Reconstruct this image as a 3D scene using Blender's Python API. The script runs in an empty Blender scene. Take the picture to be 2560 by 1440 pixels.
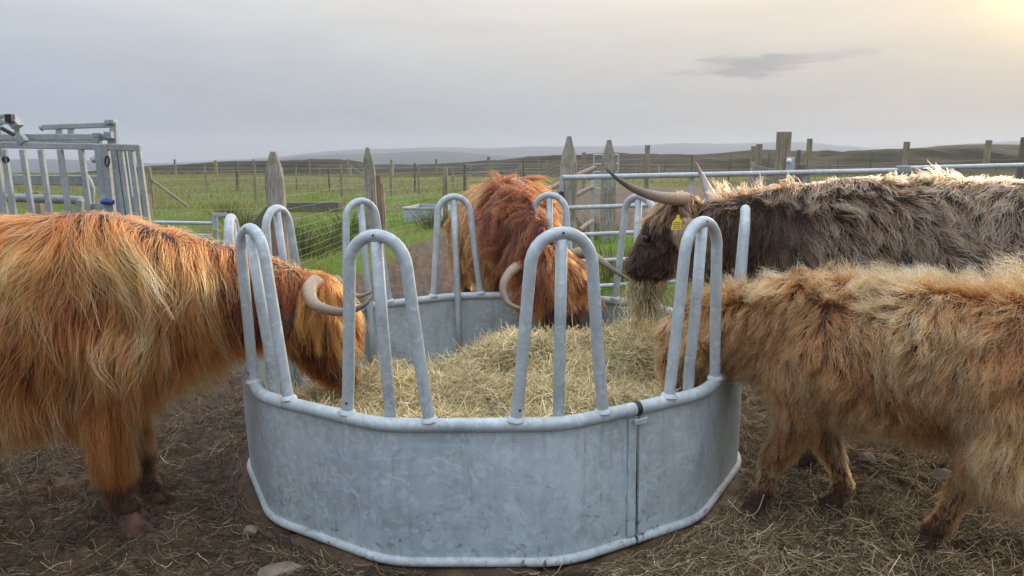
import bpy, bmesh, math
import numpy as np
from mathutils import Vector, Matrix, noise
from mathutils.bvhtree import BVHTree
from mathutils.kdtree import KDTree

SC = bpy.context.scene
COL = SC.collection
rad = math.radians

# ------------------------------------------------------------------ camera
cam_d = bpy.data.cameras.new('camera')
cam = bpy.data.objects.new('camera', cam_d)
COL.objects.link(cam)
F_PX = 1800.0                                   # focal length in pixels of the 2560 px wide photograph
cam_d.sensor_width = 36.0
cam_d.lens = 36.0 * F_PX / 2560.0
cam_d.clip_start, cam_d.clip_end = 0.05, 20000
PITCH = math.atan2(720 - 390, F_PX)
CAM_Z = 1.5
cam.location = (0, 0, CAM_Z)
cam.rotation_euler = (math.pi / 2 - PITCH, 0, 0)
SC.camera = cam

# ------------------------------------------------------------------ sun, sky, exposure
SUN_AZ, SUN_EL = rad(36.0), rad(12.0)             # azimuth measured from +Y (view) to +X (right)
sun_dir = Vector((math.sin(SUN_AZ) * math.cos(SUN_EL), math.cos(SUN_AZ) * math.cos(SUN_EL), math.sin(SUN_EL)))
sl = bpy.data.lights.new('sun', 'SUN')
sl.energy = 1.4
sl.angle = rad(14)
sl.color = (1.0, 0.86, 0.68)
sun = bpy.data.objects.new('sun', sl)
COL.objects.link(sun)
sun.location = (60, 80, 40)
sun.rotation_euler = (-sun_dir).to_track_quat('-Z', 'Y').to_euler()

W = bpy.data.worlds.new('World')
SC.world = W
W.use_nodes = True
W.cycles.sampling_method = 'MANUAL'
W.cycles.sample_map_resolution = 256
SC.view_settings.view_transform = 'Standard'
SC.view_settings.look = 'None'
SC.view_settings.gamma = 1.0
SC.view_settings.use_curve_mapping = False
SC.view_settings.exposure = 0.85
SC.cycles.max_bounces = 8
SC.cycles.diffuse_bounces = 3
SC.cycles.glossy_bounces = 4
SC.cycles.transmission_bounces = 5
SC.cycles.transparent_max_bounces = 6
SC.cycles.volume_bounces = 1
SC.cycles.use_denoising = True
SC.cycles.use_adaptive_sampling = True
SC.cycles.adaptive_threshold = 0.015
SC.cycles_curves.shape = 'RIBBONS'
SC.cycles_curves.subdivisions = 2


class NT:
    """small wrapper for writing node trees"""
    def __init__(s, tree):
        s.t = tree
        s.n = tree.nodes
        s.l = tree.links

    def new(s, typ, inputs=None, **props):
        nd = s.n.new(typ)
        for k, v in props.items():
            setattr(nd, k, v)
        for k, v in (inputs or {}).items():
            s.put(nd.inputs[k], v)
        return nd

    def put(s, sock, v):
        if isinstance(v, bpy.types.NodeSocket):
            s.l.new(v, sock)
        elif isinstance(v, bpy.types.Node):
            s.l.new(v.outputs[0], sock)
        else:
            if sock.type == 'RGBA' and len(v) == 3:
                v = (*v, 1)
            sock.default_value = v

    def math(s, op, a, b=None, c=None, clamp=False):
        nd = s.n.new('ShaderNodeMath')
        nd.operation = op
        nd.use_clamp = clamp
        for i, v in enumerate((a, b, c)):
            if v is not None:
                s.put(nd.inputs[i], v)
        return nd.outputs[0]

    def ramp(s, fac, stops, interp='LINEAR'):
        nd = s.n.new('ShaderNodeValToRGB')
        nd.color_ramp.interpolation = interp
        e = nd.color_ramp.elements
        while len(e) < len(stops):
            e.new(0.5)
        for el, (p, c) in zip(e, stops):
            el.position = p
            el.color = (*c, 1) if len(c) == 3 else c
        s.put(nd.inputs[0], fac)
        return nd.outputs[0]

    def mix(s, fac, a, b, blend='MIX'):
        nd = s.n.new('ShaderNodeMix')
        nd.data_type = 'RGBA'
        nd.blend_type = blend
        s.put(nd.inputs[0], fac)
        s.put(nd.inputs[6], a)
        s.put(nd.inputs[7], b)
        return nd.outputs[2]

    def noise(s, scale, vec=None, detail=4, rough=0.55, dist=0.0):
        nd = s.n.new('ShaderNodeTexNoise')
        nd.inputs['Scale'].default_value = scale
        nd.inputs['Detail'].default_value = detail
        nd.inputs['Roughness'].default_value = rough
        nd.inputs['Distortion'].default_value = dist
        if vec is not None:
            s.put(nd.inputs['Vector'], vec)
        return nd.outputs[0]


def build_world():
    t = NT(W.node_tree)
    t.n.clear()
    out = t.new('ShaderNodeOutputWorld')
    bg = t.new('ShaderNodeBackground')
    t.l.new(bg.outputs[0], out.inputs[0])
    sky = t.new('ShaderNodeTexSky', sky_type='NISHITA', sun_disc=False, sun_elevation=SUN_EL, sun_rotation=SUN_AZ,
                air_density=1.2, dust_density=1.0)
    co = t.new('ShaderNodeTexCoord').outputs['Generated']
    nrm = t.new('ShaderNodeVectorMath', {0: co}, operation='NORMALIZE').outputs[0]
    sep = t.new('ShaderNodeSeparateXYZ', {0: nrm})
    X, Y, Z = sep.outputs
    el = t.math('ARCSINE', Z)
    az = t.math('ARCTAN2', X, Y)
    dot = t.new('ShaderNodeVectorMath', {0: nrm, 1: tuple(sun_dir)}, operation='DOT_PRODUCT').outputs['Value']
    ang = t.math('ARCCOSINE', t.math('MINIMUM', dot, 0.99999))           # angle to the veiled sun
    # veil of cloud: cool away from the sun, warm near it
    veil = t.ramp(t.math('DIVIDE', ang, 1.4), [(0.0, (0.95, 0.80, 0.50)), (0.08, (0.65, 0.60, 0.52)), (0.14, (0.63, 0.60, 0.555)), (0.28, (0.63, 0.605, 0.575)),
                                            (0.45, (0.580, 0.583, 0.592)), (0.84, (0.472, 0.530, 0.615)), (1.0, (0.455, 0.525, 0.625))])
    glow = t.math('POWER', 2.71828, t.math('MULTIPLY', t.math('POWER', t.math('DIVIDE', ang, 0.06), 2.0), -1.0))
    glow2 = t.math('POWER', 2.71828, t.math('DIVIDE', ang, -0.16))
    veil = t.mix(1.0, veil, t.mix(glow2, (0, 0, 0), (0.16, 0.10, 0.03)), 'ADD')
    veil = t.mix(1.0, veil, t.mix(glow, (0, 0, 0), (0.55, 0.38, 0.16)), 'ADD')
    # overcast sky brightens towards the zenith, steepened overhead to add light on the foreground
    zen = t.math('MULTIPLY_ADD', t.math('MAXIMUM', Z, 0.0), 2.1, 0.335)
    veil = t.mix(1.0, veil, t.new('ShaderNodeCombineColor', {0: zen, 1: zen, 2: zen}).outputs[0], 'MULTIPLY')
    veil = t.mix(1.0, veil, t.ramp(Z, [(0.0, (0.95, 1.0, 1.09)), (0.18, (1.06, 1.0, 0.92)), (0.45, (1.03, 1.0, 0.96))]), 'MULTIPLY')      # greyer blue through the thick air low down
    # streaky cloud structure
    vec = t.new('ShaderNodeCombineXYZ', {0: az, 1: t.math('MULTIPLY', el, 5.5), 2: 0.0}).outputs[0]
    n1 = t.noise(2.6, vec, 5, 0.6, 0.6)
    st = t.math('MULTIPLY_ADD', n1, 0.34, 0.83)
    veil = t.mix(1.0, veil, t.new('ShaderNodeCombineColor', {0: st, 1: st, 2: t.math('MULTIPLY_ADD', st, 0.85, 0.15)}).outputs[0], 'MULTIPLY')

    # low dark cloud patches
    vv = t.new('ShaderNodeCombineXYZ', {0: t.math('MULTIPLY', az, 14.0), 1: t.math('MULTIPLY', el, 80.0), 2: 2.1}).outputs[0]
    nn = t.noise(1.0, vv, 4, 0.6, 0.8)
    def patch(a0, e0, sa, se, tilt, amt, col):
        nonlocal veil
        da = t.math('SUBTRACT', az, a0)
        de = t.math('SUBTRACT', t.math('SUBTRACT', el, e0), t.math('MULTIPLY', da, tilt))
        q = t.math('ADD', t.math('POWER', t.math('DIVIDE', da, sa), 2.0), t.math('POWER', t.math('DIVIDE', de, se), 2.0))
        f = t.math('SUBTRACT', t.math('MULTIPLY_ADD', nn, 2.2, 0.0), t.math('MULTIPLY', q, 0.8))
        f = t.math('MULTIPLY', t.math('SUBTRACT', f, 0.45, clamp=True), t.math('MULTIPLY', amt, 1.7), clamp=True)
        veil = t.mix(f, veil, col)
    patch(0.30, 0.112, 0.10, 0.019, 0.02, 1.1, (0.245, 0.235, 0.238))
    patch(0.39, 0.119, 0.080, 0.010, 0.06, 0.6, (0.292, 0.275, 0.265))
    patch(0.10, 0.075, 0.26, 0.014, 0.01, 0.45, (0.286, 0.292, 0.313))
    patch(0.30, 0.070, 0.20, 0.010, -0.03, 0.5, (0.286, 0.286, 0.299))
    patch(-0.47, 0.095, 0.04, 0.012, 0.0, 0.25, (0.272, 0.292, 0.333))
    patch(-0.30, 0.20, 0.05, 0.006, 0.1, 0.25, (0.286, 0.299, 0.333))
    skyc = t.mix(1.0, sky.outputs[0], (0.05, 0.05, 0.05), 'MULTIPLY')
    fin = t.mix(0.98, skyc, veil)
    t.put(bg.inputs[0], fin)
    bg.inputs[1].default_value = 1.0


build_world()

# ------------------------------------------------------------------ helpers
RNG = np.random.default_rng(11)
SLOPE = 0.019


def _hash(ix, iy, seed):
    h = (ix.astype(np.int64) * 374761393 + iy.astype(np.int64) * 668265263 + seed * 1442695041) & 0xFFFFFFFF
    h = ((h ^ (h >> 13)) * 1274126177) & 0xFFFFFFFF
    return ((h ^ (h >> 16)) & 0xFFFF) / 65535.0


def vnoise(x, y, seed=0):
    x0 = np.floor(x); y0 = np.floor(y)
    fx = x - x0; fy = y - y0
    fx = fx * fx * (3 - 2 * fx); fy = fy * fy * (3 - 2 * fy)
    a = _hash(x0, y0, seed); b = _hash(x0 + 1, y0, seed); c = _hash(x0, y0 + 1, seed); d = _hash(x0 + 1, y0 + 1, seed)
    return (a * (1 - fx) + b * fx) * (1 - fy) + (c * (1 - fx) + d * fx) * fy


def fbm(x, y, seed=0, oct=4):
    s = 0; a = 0.5; tot = 0
    for i in range(oct):
        s = s + a * vnoise(x * 2 ** i + 17.3 * i, y * 2 ** i - 9.1 * i, seed + i)
        tot += a; a *= 0.5
    return s / tot


def sstep(a, b, x):
    t = np.clip((x - a) / (b - a), 0, 1)
    return t * t * (3 - 2 * t)


def in_poly(x, y, poly):
    ins = np.zeros(np.shape(x), bool)
    n = len(poly)
    for i in range(n):
        x1, y1 = poly[i]; x2, y2 = poly[(i + 1) % n]
        c = ((y1 > y) != (y2 > y)) & (x < (x2 - x1) * (y - y1) / (y2 - y1 + 1e-12) + x1)
        ins ^= c
    return ins


def grass_mask(x, y):
    """1 where grass grows, 0 on trodden mud"""
    x = np.asarray(x, float); y = np.asarray(y, float)
    wob = (fbm(x * 0.9, y * 0.9, 5) - 0.5) * 1.6
    edge = np.interp(y, [7.0, 9.2, 12.65, 14.8, 19, 30], [-2.9, -2.05, -1.55, -1.25, -0.4, 1.0])
    left = sstep(-0.25, 0.25, edge - x + wob * 0.5) * sstep(7.2, 8.4, y + wob)
    blob = sstep(0.3, -0.3, np.hypot((x - 1.25) / 1.1, (y - 8.6) / 1.9) - 1 + wob * 0.3)
    blob2 = sstep(0.3, -0.3, np.hypot((x - 1.6) / 1.0, (y - 12.4) / 1.3) - 1 + wob * 0.4)
    far = sstep(31, 34, y + wob * 3 - 0.12 * x)
    rr = sstep(8.0, 9.5, x - 0.05 * y + wob)
    g = np.maximum.reduce([left, blob, blob2, far, rr])
    dark = sstep(0.62, 0.70, fbm(x * 0.35, y * 0.35, 21)) * sstep(13, 16, y) * sstep(45, 30, y)
    return np.clip(g - 0.7 * dark, 0, 1)


def ground_base(x, y):
    x = np.asarray(x, float); y = np.asarray(y, float)
    z = SLOPE * np.clip(x, -8, 11)
    z = z * sstep(60, 22, y)
    z = z + sstep(14, 60, y) * (fbm(x * 0.05, y * 0.05, 3, 3) - 0.62) * 0.7
    z = z - np.maximum(0, y - 58) * 0.04
    return z


def ground_z(x, y):
    z = ground_base(x, y)
    x = np.asarray(x, float); y = np.asarray(y, float)
    near = sstep(26, 14, y)
    g = grass_mask(x, y)
    clod = (fbm(x * 5, y * 5, 7, 4) - 0.5) * 0.075 - (np.abs(fbm(x * 8, y * 8, 17, 3) - 0.5) - 0.08) * 0.14 + (fbm(x * 1.3, y * 1.3, 9, 3) - 0.5) * 0.06
    lump = (fbm(x * 16, y * 16, 31, 3) - 0.5) * 0.04
    ring = sstep(1.75, 1.38, np.hypot(x + 0.091, y - 3.673))
    clod = clod * (1 - 0.7 * ring) - 0.008 * ring; lump = lump * (1 - 0.5 * ring)
    z = z + near * (clod + lump) * (1 - 0.6 * g) + g * near * 0.03
    # hoof-pocked mud beyond the ring
    z = z + near * (1 - g) * sstep(4.8, 6.5, y) * (np.abs(fbm(x * 7, y * 5, 41, 3) - 0.5) * -0.16 + 0.03)
    return z


def gz(x, y):
    return float(ground_z(np.array([x]), np.array([y]))[0])


# ---- mesh helpers
def link(ob, parent=None):
    COL.objects.link(ob)
    if parent is not None:
        ob.parent = parent
    return ob


class MB:
    def __init__(s):
        s.v = []; s.f = []

    def add(s, v, f):
        o = len(s.v)
        s.v.extend([tuple(map(float, p)) for p in v])
        s.f.extend([tuple(i + o for i in q) for q in f])
        return s

    def box(s, c, size, rot=None, taper=None):
        hx, hy, hz = (d / 2 for d in size)
        vs = []
        for z in (-hz, hz):
            k = taper if (taper is not None and z > 0) else 1
            for x, y in ((-hx, -hy), (hx, -hy), (hx, hy), (-hx, hy)):
                vs.append(Vector((x * k, y * k, z)))
        if rot is not None:
            vs = [rot @ p for p in vs]
        c = Vector(c)
        return s.add([p + c for p in vs], [(3, 2, 1, 0), (4, 5, 6, 7), (0, 1, 5, 4), (1, 2, 6, 5), (2, 3, 7, 6), (3, 0, 4, 7)])

    def beam(s, a, b, w, h=None, up=(0, 0, 1)):
        """square bar from a to b"""
        a, b = Vector(a), Vector(b); h = h or w
        d = (b - a); L = d.length; d.normalize()
        up = Vector(up)
        if abs(d.dot(up)) > 0.98:
            up = Vector((0, 1, 0))
        sx = d.cross(up).normalized(); uy = sx.cross(d)
        vs = []
        for p in (a, b):
            for i, j in ((-1, -1), (1, -1), (1, 1), (-1, 1)):
                vs.append(p + sx * (i * w / 2) + uy * (j * h / 2))
        return s.add(vs, [(3, 2, 1, 0), (4, 5, 6, 7), (0, 1, 5, 4), (1, 2, 6, 5), (2, 3, 7, 6), (3, 0, 4, 7)])

    def tube(s, pts, r, seg=10, closed=False, cap=True):
        pts = [Vector(p) for p in pts]
        n = len(pts)
        rs = list(r) if hasattr(r, '__len__') else [r] * n
        tang = []
        for i in range(n):
            if closed:
                d = pts[(i + 1) % n] - pts[i - 1]
            else:
                d = pts[min(i + 1, n - 1)] - pts[max(i - 1, 0)]
            tang.append(d.normalized())
        ref = Vector((0, 0, 1)) if abs(tang[0].z) < 0.9 else Vector((1, 0, 0))
        u = (ref - tang[0] * ref.dot(tang[0])).normalized()
        vs = []
        for i in range(n):
            u = (u - tang[i] * u.dot(tang[i])).normalized()
            w = tang[i].cross(u)
            for k in range(seg):
                a = 2 * math.pi * k / seg
                vs.append(pts[i] + (u * math.cos(a) + w * math.sin(a)) * rs[i])
        fs = []
        for i in range(n if closed else n - 1):
            j = (i + 1) % n
            for k in range(seg):
                k2 = (k + 1) % seg
                fs.append((i * seg + k, i * seg + k2, j * seg + k2, j * seg + k))
        if cap and not closed:
            fs.append(tuple(range(seg - 1, -1, -1)))
            fs.append(tuple((n - 1) * seg + k for k in range(seg)))
        return s.add(vs, fs)

    def loft(s, pts, wh, up=(0, 0, 1), seg=20, egg=0.0):
        """elliptic rings along a path: wh = (half width, half height) per station; egg>0 makes the lower half wider"""
        pts = [Vector(p) for p in pts]
        n = len(pts); vs = []
        up = Vector(up)
        for i in range(n):
            d = (pts[min(i + 1, n - 1)] - pts[max(i - 1, 0)]).normalized()
            sx = d.cross(up).normalized(); uy = sx.cross(d)
            w, h = wh[i]
            for k in range(seg):
                a = 2 * math.pi * k / seg
                ww = w * (1 - egg * math.sin(a))
                vs.append(pts[i] + sx * (ww * math.cos(a)) + uy * (h * math.sin(a)))
        fs = []
        for i in range(n - 1):
            for k in range(seg):
                k2 = (k + 1) % seg
                fs.append((i * seg + k, i * seg + k2, (i + 1) * seg + k2, (i + 1) * seg + k))
        fs.append(tuple(range(seg - 1, -1, -1)))
        fs.append(tuple((n - 1) * seg + k for k in range(seg)))
        return s.add(vs, fs)

    def mesh(s, name, mat, smooth=True, auto=None):
        me = bpy.data.meshes.new(name)
        me.from_pydata(s.v, [], s.f)
        me.materials.append(mat)
        if smooth:
            me.polygons.foreach_set('use_smooth', np.ones(len(me.polygons), bool))
            if auto is not None:
                me.set_sharp_from_angle(angle=rad(auto))
        me.update()
        return me

    def obj(s, name, mat, parent=None, smooth=True, auto=40):
        return link(bpy.data.objects.new(name, s.mesh(name, mat, smooth, auto)), parent)


def bevelled(ob, w=0.004, seg=2):
    m = ob.modifiers.new('bevel', 'BEVEL')
    m.width = w; m.segments = seg; m.limit_method = 'ANGLE'; m.angle_limit = rad(40)
    return ob


def thing(name, label, cat, loc=(0, 0, 0), rot=(0, 0, 0), group=None):
    o = bpy.data.objects.new(name, None)
    COL.objects.link(o)
    o.empty_display_size = 0.1
    o.location = loc; o.rotation_euler = rot
    return tag(o, label, cat, group)


def tag(o, label=None, cat=None, group=None, kind=None):
    if label: o['label'] = label
    if cat: o['category'] = cat
    if group: o['group'] = group
    if kind: o['kind'] = kind
    return o


def keep_world(child, parent, ploc):
    """parent a world-space mesh under an unrotated Empty that stands at ploc"""
    child.parent = parent
    child.matrix_parent_inverse = Matrix.Translation(-Vector(ploc))
    return child


def grid_mesh(name, X, Y, Z, mat, attrs=None):
    """heightfield from 2-D arrays"""
    n, m = X.shape
    co = np.stack([X, Y, Z], -1).reshape(-1, 3).astype(np.float32)
    idx = np.arange(n * m).reshape(n, m)
    q = np.stack([idx[:-1, :-1], idx[1:, :-1], idx[1:, 1:], idx[:-1, 1:]], -1).reshape(-1, 4)
    me = bpy.data.meshes.new(name)
    me.vertices.add(n * m)
    me.vertices.foreach_set('co', co.ravel())
    me.loops.add(q.size)
    me.loops.foreach_set('vertex_index', q.ravel().astype(np.int32))
    me.polygons.add(len(q))
    me.polygons.foreach_set('loop_start', np.arange(0, q.size, 4, dtype=np.int32))
    me.update(calc_edges=True)
    me.polygons.foreach_set('use_smooth', np.ones(len(q), bool))
    for k, v in (attrs or {}).items():
        a = me.attributes.new(k, 'FLOAT', 'POINT')
        a.data.foreach_set('value', v.ravel().astype(np.float32))
    me.materials.append(mat)
    return link(bpy.data.objects.new(name, me))


def strands(name, P, R, C, mat, parent=None):
    """P (n,k,3) points, R (n,k) radii, C (n,k,3) colours -> one hair-curves object"""
    n, k = P.shape[:2]
    hc = bpy.data.hair_curves.new(name)
    hc.add_curves([k] * n)
    hc.attributes['position'].data.foreach_set('vector', P.reshape(-1).astype(np.float32))
    ra = hc.attributes.get('radius') or hc.attributes.new('radius', 'FLOAT', 'POINT')
    ra.data.foreach_set('value', R.reshape(-1).astype(np.float32))
    ca = hc.attributes.new('tint', 'FLOAT_COLOR', 'POINT')
    ca.data.foreach_set('color', np.concatenate([C, np.ones((n, k, 1))], 2).reshape(-1).astype(np.float32))
    hc.materials.append(mat)
    return link(bpy.data.objects.new(name, hc), parent)


# ------------------------------------------------------------------ materials
def new_mat(name):
    m = bpy.data.materials.new(name)
    m.use_nodes = True
    t = NT(m.node_tree)
    return m, t, t.n['Principled BSDF']


def simple_mat(name, col, rough=0.6, metal=0.0, var=0.25, scale=12.0, bump=0.0, bscale=40.0, col2=None):
    m, t, b = new_mat(name)
    co = t.new('ShaderNodeTexCoord').outputs['Object']
    n = t.noise(scale, co, 5)
    dark = col2 or tuple(c * (1 - var) for c in col)
    c = t.ramp(n, [(0.3, dark), (0.7, col)])
    t.put(b.inputs['Base Color'], c)
    b.inputs['Roughness'].default_value = rough
    b.inputs['Metallic'].default_value = metal
    if bump:
        bp = t.new('ShaderNodeBump', {'Strength': bump, 'Distance': 0.01, 'Height': t.noise(bscale, co, 4)})
        t.put(b.inputs['Normal'], bp.outputs[0])
    return m


def galv_mat(name, col=(0.50, 0.53, 0.55), dirt=0.35, spangle=28.0, metal=0.55, rough=0.48, splash=0.0):
    """hot-dip galvanised steel: spangle, runs, dirt"""
    m, t, b = new_mat(name)
    co = t.new('ShaderNodeTexCoord').outputs['Object']
    warp = t.new('ShaderNodeVectorMath', {0: co, 1: t.new('ShaderNodeVectorMath', {0: t.new('ShaderNodeTexNoise', {'Vector': co, 'Scale': 9.0, 'Detail': 3.0}).outputs['Color'], 'Scale': 0.06}, operation='SCALE').outputs[0]}, operation='ADD').outputs[0]
    v = t.new('ShaderNodeTexVoronoi', {'Vector': warp, 'Scale': spangle}, feature='F1')
    vs = t.new('ShaderNodeSeparateColor', {0: v.outputs['Color']}).outputs[0]
    big = t.noise(2.2, co, 5, 0.6, 0.4)
    mid = t.noise(11.0, co, 4, 0.6)
    mp = t.new('ShaderNodeMapping', {'Vector': co, 'Scale': (7.0, 7.0, 0.7)}).outputs[0]
    run = t.noise(3.0, mp, 5, 0.65)
    f = t.math('ADD', t.math('MULTIPLY', vs, 0.07), t.math('MULTIPLY', big, 0.55))
    f = t.math('ADD', f, t.math('MULTIPLY', mid, 0.28))
    f = t.math('ADD', f, t.math('MULTIPLY', run, 0.22))
    lo = tuple(c * 0.72 for c in col)
    c = t.ramp(f, [(0.37, lo), (0.54, col), (0.70, tuple(min(1, c * 1.22) for c in col))])
    d = t.ramp(t.noise(5.0, mp, 6, 0.7), [(0.56, (0, 0, 0)), (0.74, (1, 1, 1))])
    c = t.mix(t.math('MULTIPLY', d, dirt), c, (0.22, 0.18, 0.13))
    sp = t.ramp(t.noise(38.0, co, 3, 0.6), [(0.69, (0, 0, 0)), (0.75, (1, 1, 1))])
    c = t.mix(t.math('MULTIPLY', sp, 0.35 * dirt), c, (0.12, 0.10, 0.08))
    # flaky zinc bloom
    fl = t.ramp(t.noise(17.0, warp, 5, 0.62, 1.6), [(0.55, (0, 0, 0)), (0.60, (1, 1, 1))])
    c = t.mix(t.math('MULTIPLY', fl, 0.42), c, tuple(min(1, x * 1.45) for x in col))
    fl2 = t.ramp(t.noise(9.0, warp, 5, 0.65, 2.2), [(0.57, (0, 0, 0)), (0.63, (1, 1, 1))])
    c = t.mix(t.math('MULTIPLY', fl2, 0.34), c, tuple(x * 0.62 for x in col))
    if splash:      # mud flecks thrown up from the ground
        zz = t.new('ShaderNodeSeparateXYZ', {0: co}).outputs[2]
        lowf = t.ramp(zz, [(0.03, (1, 1, 1)), (0.14, (0.55, 0.55, 0.55)), (0.36, (0.14, 0.14, 0.14))])
        sf = t.ramp(t.noise(34.0, co, 4, 0.7, 0.5), [(0.55, (0, 0, 0)), (0.61, (1, 1, 1))])
        sf2 = t.ramp(t.noise(6.0, co, 4, 0.7), [(0.44, (0, 0, 0)), (0.60, (1, 1, 1))])
        c = t.mix(t.math('MULTIPLY', t.math('MULTIPLY', sf, sf2), t.math('MULTIPLY', lowf, splash)), c, (0.11, 0.085, 0.06))
        # long pale rub marks
        mp2 = t.new('ShaderNodeMapping', {'Vector': co, 'Rotation': (0.0, 0.75, 0.0), 'Scale': (1.2, 1.2, 14.0)}).outputs[0]
        rb = t.ramp(t.noise(1.5, mp2, 5, 0.6), [(0.58, (0, 0, 0)), (0.72, (1, 1, 1))])
        c = t.mix(t.math('MULTIPLY', rb, 0.28), c, tuple(min(1, x * 1.4) for x in col))
    t.put(b.inputs['Base Color'], c)
    b.inputs['Metallic'].default_value = metal
    t.put(b.inputs['Roughness'], t.math('MULTIPLY_ADD', mid, 0.25, rough - 0.12))
    bp = t.new('ShaderNodeBump', {'Strength': 0.12, 'Distance': 0.004, 'Height': t.math('ADD', big, t.math('MULTIPLY', mid, 0.5))})
    t.put(b.inputs['Normal'], bp.outputs[0])
    return m


def wood_mat(name, col, dark, lichen=0.0, lcol=(0.22, 0.24, 0.12)):
    m, t, b = new_mat(name)
    co = t.new('ShaderNodeTexCoord').outputs['Object']
    mp = t.new('ShaderNodeMapping', {'Vector': co, 'Scale': (22.0, 22.0, 1.6)}).outputs[0]
    g = t.noise(2.4, mp, 6, 0.65, 0.6)
    big = t.noise(3.0, co, 4)
    c = t.ramp(g, [(0.32, dark), (0.55, col), (0.75, tuple(min(1, x * 1.3) for x in col))])
    c = t.mix(t.ramp(big, [(0.35, (0.0, 0, 0)), (0.7, (0.5, 0.5, 0.5))]), c, dark)
    if lichen:
        l = t.ramp(t.noise(6.0, co, 6, 0.7), [(0.50, (0, 0, 0)), (0.62, (1, 1, 1))])
        c = t.mix(t.math('MULTIPLY', l, lichen), c, lcol)
    t.put(b.inputs['Base Color'], c)
    b.inputs['Roughness'].default_value = 0.85
    bp = t.new('ShaderNodeBump', {'Strength': 0.6, 'Distance': 0.008, 'Height': g})
    t.put(b.inputs['Normal'], bp.outputs[0])
    return m


def hair_mat(name, rough=0.35, rrough=0.6, coat=0.0):
    m = bpy.data.materials.new(name)
    m.use_nodes = True
    t = NT(m.node_tree)
    t.n.clear()
    out = t.new('ShaderNodeOutputMaterial')
    h = t.new('ShaderNodeBsdfHairPrincipled')
    h.model = 'CHIANG'
    h.parametrization = 'COLOR'
    a = t.new('ShaderNodeAttribute', attribute_name='tint', attribute_type='GEOMETRY')
    t.put(h.inputs['Color'], a.outputs['Color'])
    h.inputs['Roughness'].default_value = rough
    h.inputs['Radial Roughness'].default_value = rrough
    h.inputs['Coat'].default_value = coat
    h.inputs['IOR'].default_value = 1.45
    t.l.new(h.outputs[0], out.inputs[0])
    return m


def blade_mat(name, rough=0.6, trans=0.3):
    """thin dry or green blades coloured by the strand's own tint"""
    m, t, b = new_mat(name)
    a = t.new('ShaderNodeAttribute', attribute_name='tint', attribute_type='GEOMETRY').outputs['Color']
    t.put(b.inputs['Base Color'], a)
    b.inputs['Roughness'].default_value = rough
    b.inputs['Specular IOR Level'].default_value = 0.25
    tr = t.new('ShaderNodeBsdfTranslucent', {'Color': a})
    mx = t.new('ShaderNodeMixShader', {0: trans})
    t.l.new(b.outputs[0], mx.inputs[1])
    t.l.new(tr.outputs[0], mx.inputs[2])
    t.l.new(mx.outputs[0], t.n['Material Output'].inputs[0])
    return m


M = {}
M['galv'] = galv_mat('galvanised_sheet', (0.43, 0.50, 0.54), 0.55, 46, 0.35, 0.56, 0.9)
M['galv_tube'] = galv_mat('galvanised_tube', (0.415, 0.46, 0.485), 0.55, 46, 0.30, 0.62)
M['galv_old'] = galv_mat('galvanised_weathered', (0.31, 0.34, 0.345), 0.6, 40, 0.35, 0.6)
M['galv_base'] = galv_mat('galvanised_base', (0.40, 0.43, 0.45), 0.9, 46, 0.15, 0.75, 1.0)
M['steel_dark'] = simple_mat('dark_steel', (0.05, 0.05, 0.055), 0.5, 0.3)
M['rubber'] = simple_mat('black_rubber', (0.015, 0.015, 0.016), 0.6)
M['blue'] = simple_mat('blue_grip', (0.03, 0.07, 0.25), 0.45)
M['yellow_rope'] = simple_mat('yellow_rope', (0.65, 0.62, 0.08), 0.6)
M['red_twine'] = simple_mat('red_twine', (0.45, 0.10, 0.10), 0.7)
M['tag_yellow'] = simple_mat('tag_yellow', (0.80, 0.58, 0.03), 0.4, var=0.1)
M['ink'] = simple_mat('tag_ink', (0.05, 0.04, 0.02), 0.6)
M['white_paint'] = simple_mat('white_paint', (0.80, 0.80, 0.78), 0.5)
M['wood_old'] = wood_mat('weathered_timber', (0.40, 0.36, 0.30), (0.12, 0.105, 0.085), 0.6, (0.19, 0.20, 0.10))
M['wood_post'] = wood_mat('treated_post', (0.33, 0.27, 0.19), (0.13, 0.105, 0.07), 0.4, (0.16, 0.17, 0.09))
M['wood_red'] = wood_mat('brown_timber', (0.30, 0.19, 0.12), (0.11, 0.07, 0.045), 0.25)
M['wood_pink'] = wood_mat('peeled_pole', (0.42, 0.31, 0.25), (0.22, 0.14, 0.10))
M['wood_dark'] = wood_mat('dark_post', (0.17, 0.15, 0.12), (0.06, 0.055, 0.045), 0.3)
M['wire'] = simple_mat('fence_wire', (0.42, 0.43, 0.43), 0.5, 0.5)
M['hoof'] = simple_mat('hoof_horn', (0.060, 0.034, 0.020), 0.9, col2=(0.020, 0.013, 0.009), scale=40, bump=0.6, bscale=70)
M['hoof_pale'] = simple_mat('hoof_pale', (0.15, 0.075, 0.052), 0.9, col2=(0.028, 0.017, 0.011), scale=30, bump=0.4)
M['eye'] = simple_mat('eye', (0.012, 0.008, 0.006), 0.12)
M['nose'] = simple_mat('wet_nose', (0.035, 0.026, 0.024), 0.4, bump=0.3, bscale=90)
M['stone'] = simple_mat('stone', (0.30, 0.22, 0.16), 0.85, col2=(0.10, 0.075, 0.06), scale=9, bump=0.6, bscale=25)
M['stone_far'] = simple_mat('pale_stone', (0.42, 0.41, 0.38), 0.85, scale=4)
M['hair'] = hair_mat('coat_hair')
M['hay'] = blade_mat('hay_strand', 0.65, 0.25)
M['grass'] = blade_mat('grass_blade', 0.55, 0.35)


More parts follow.
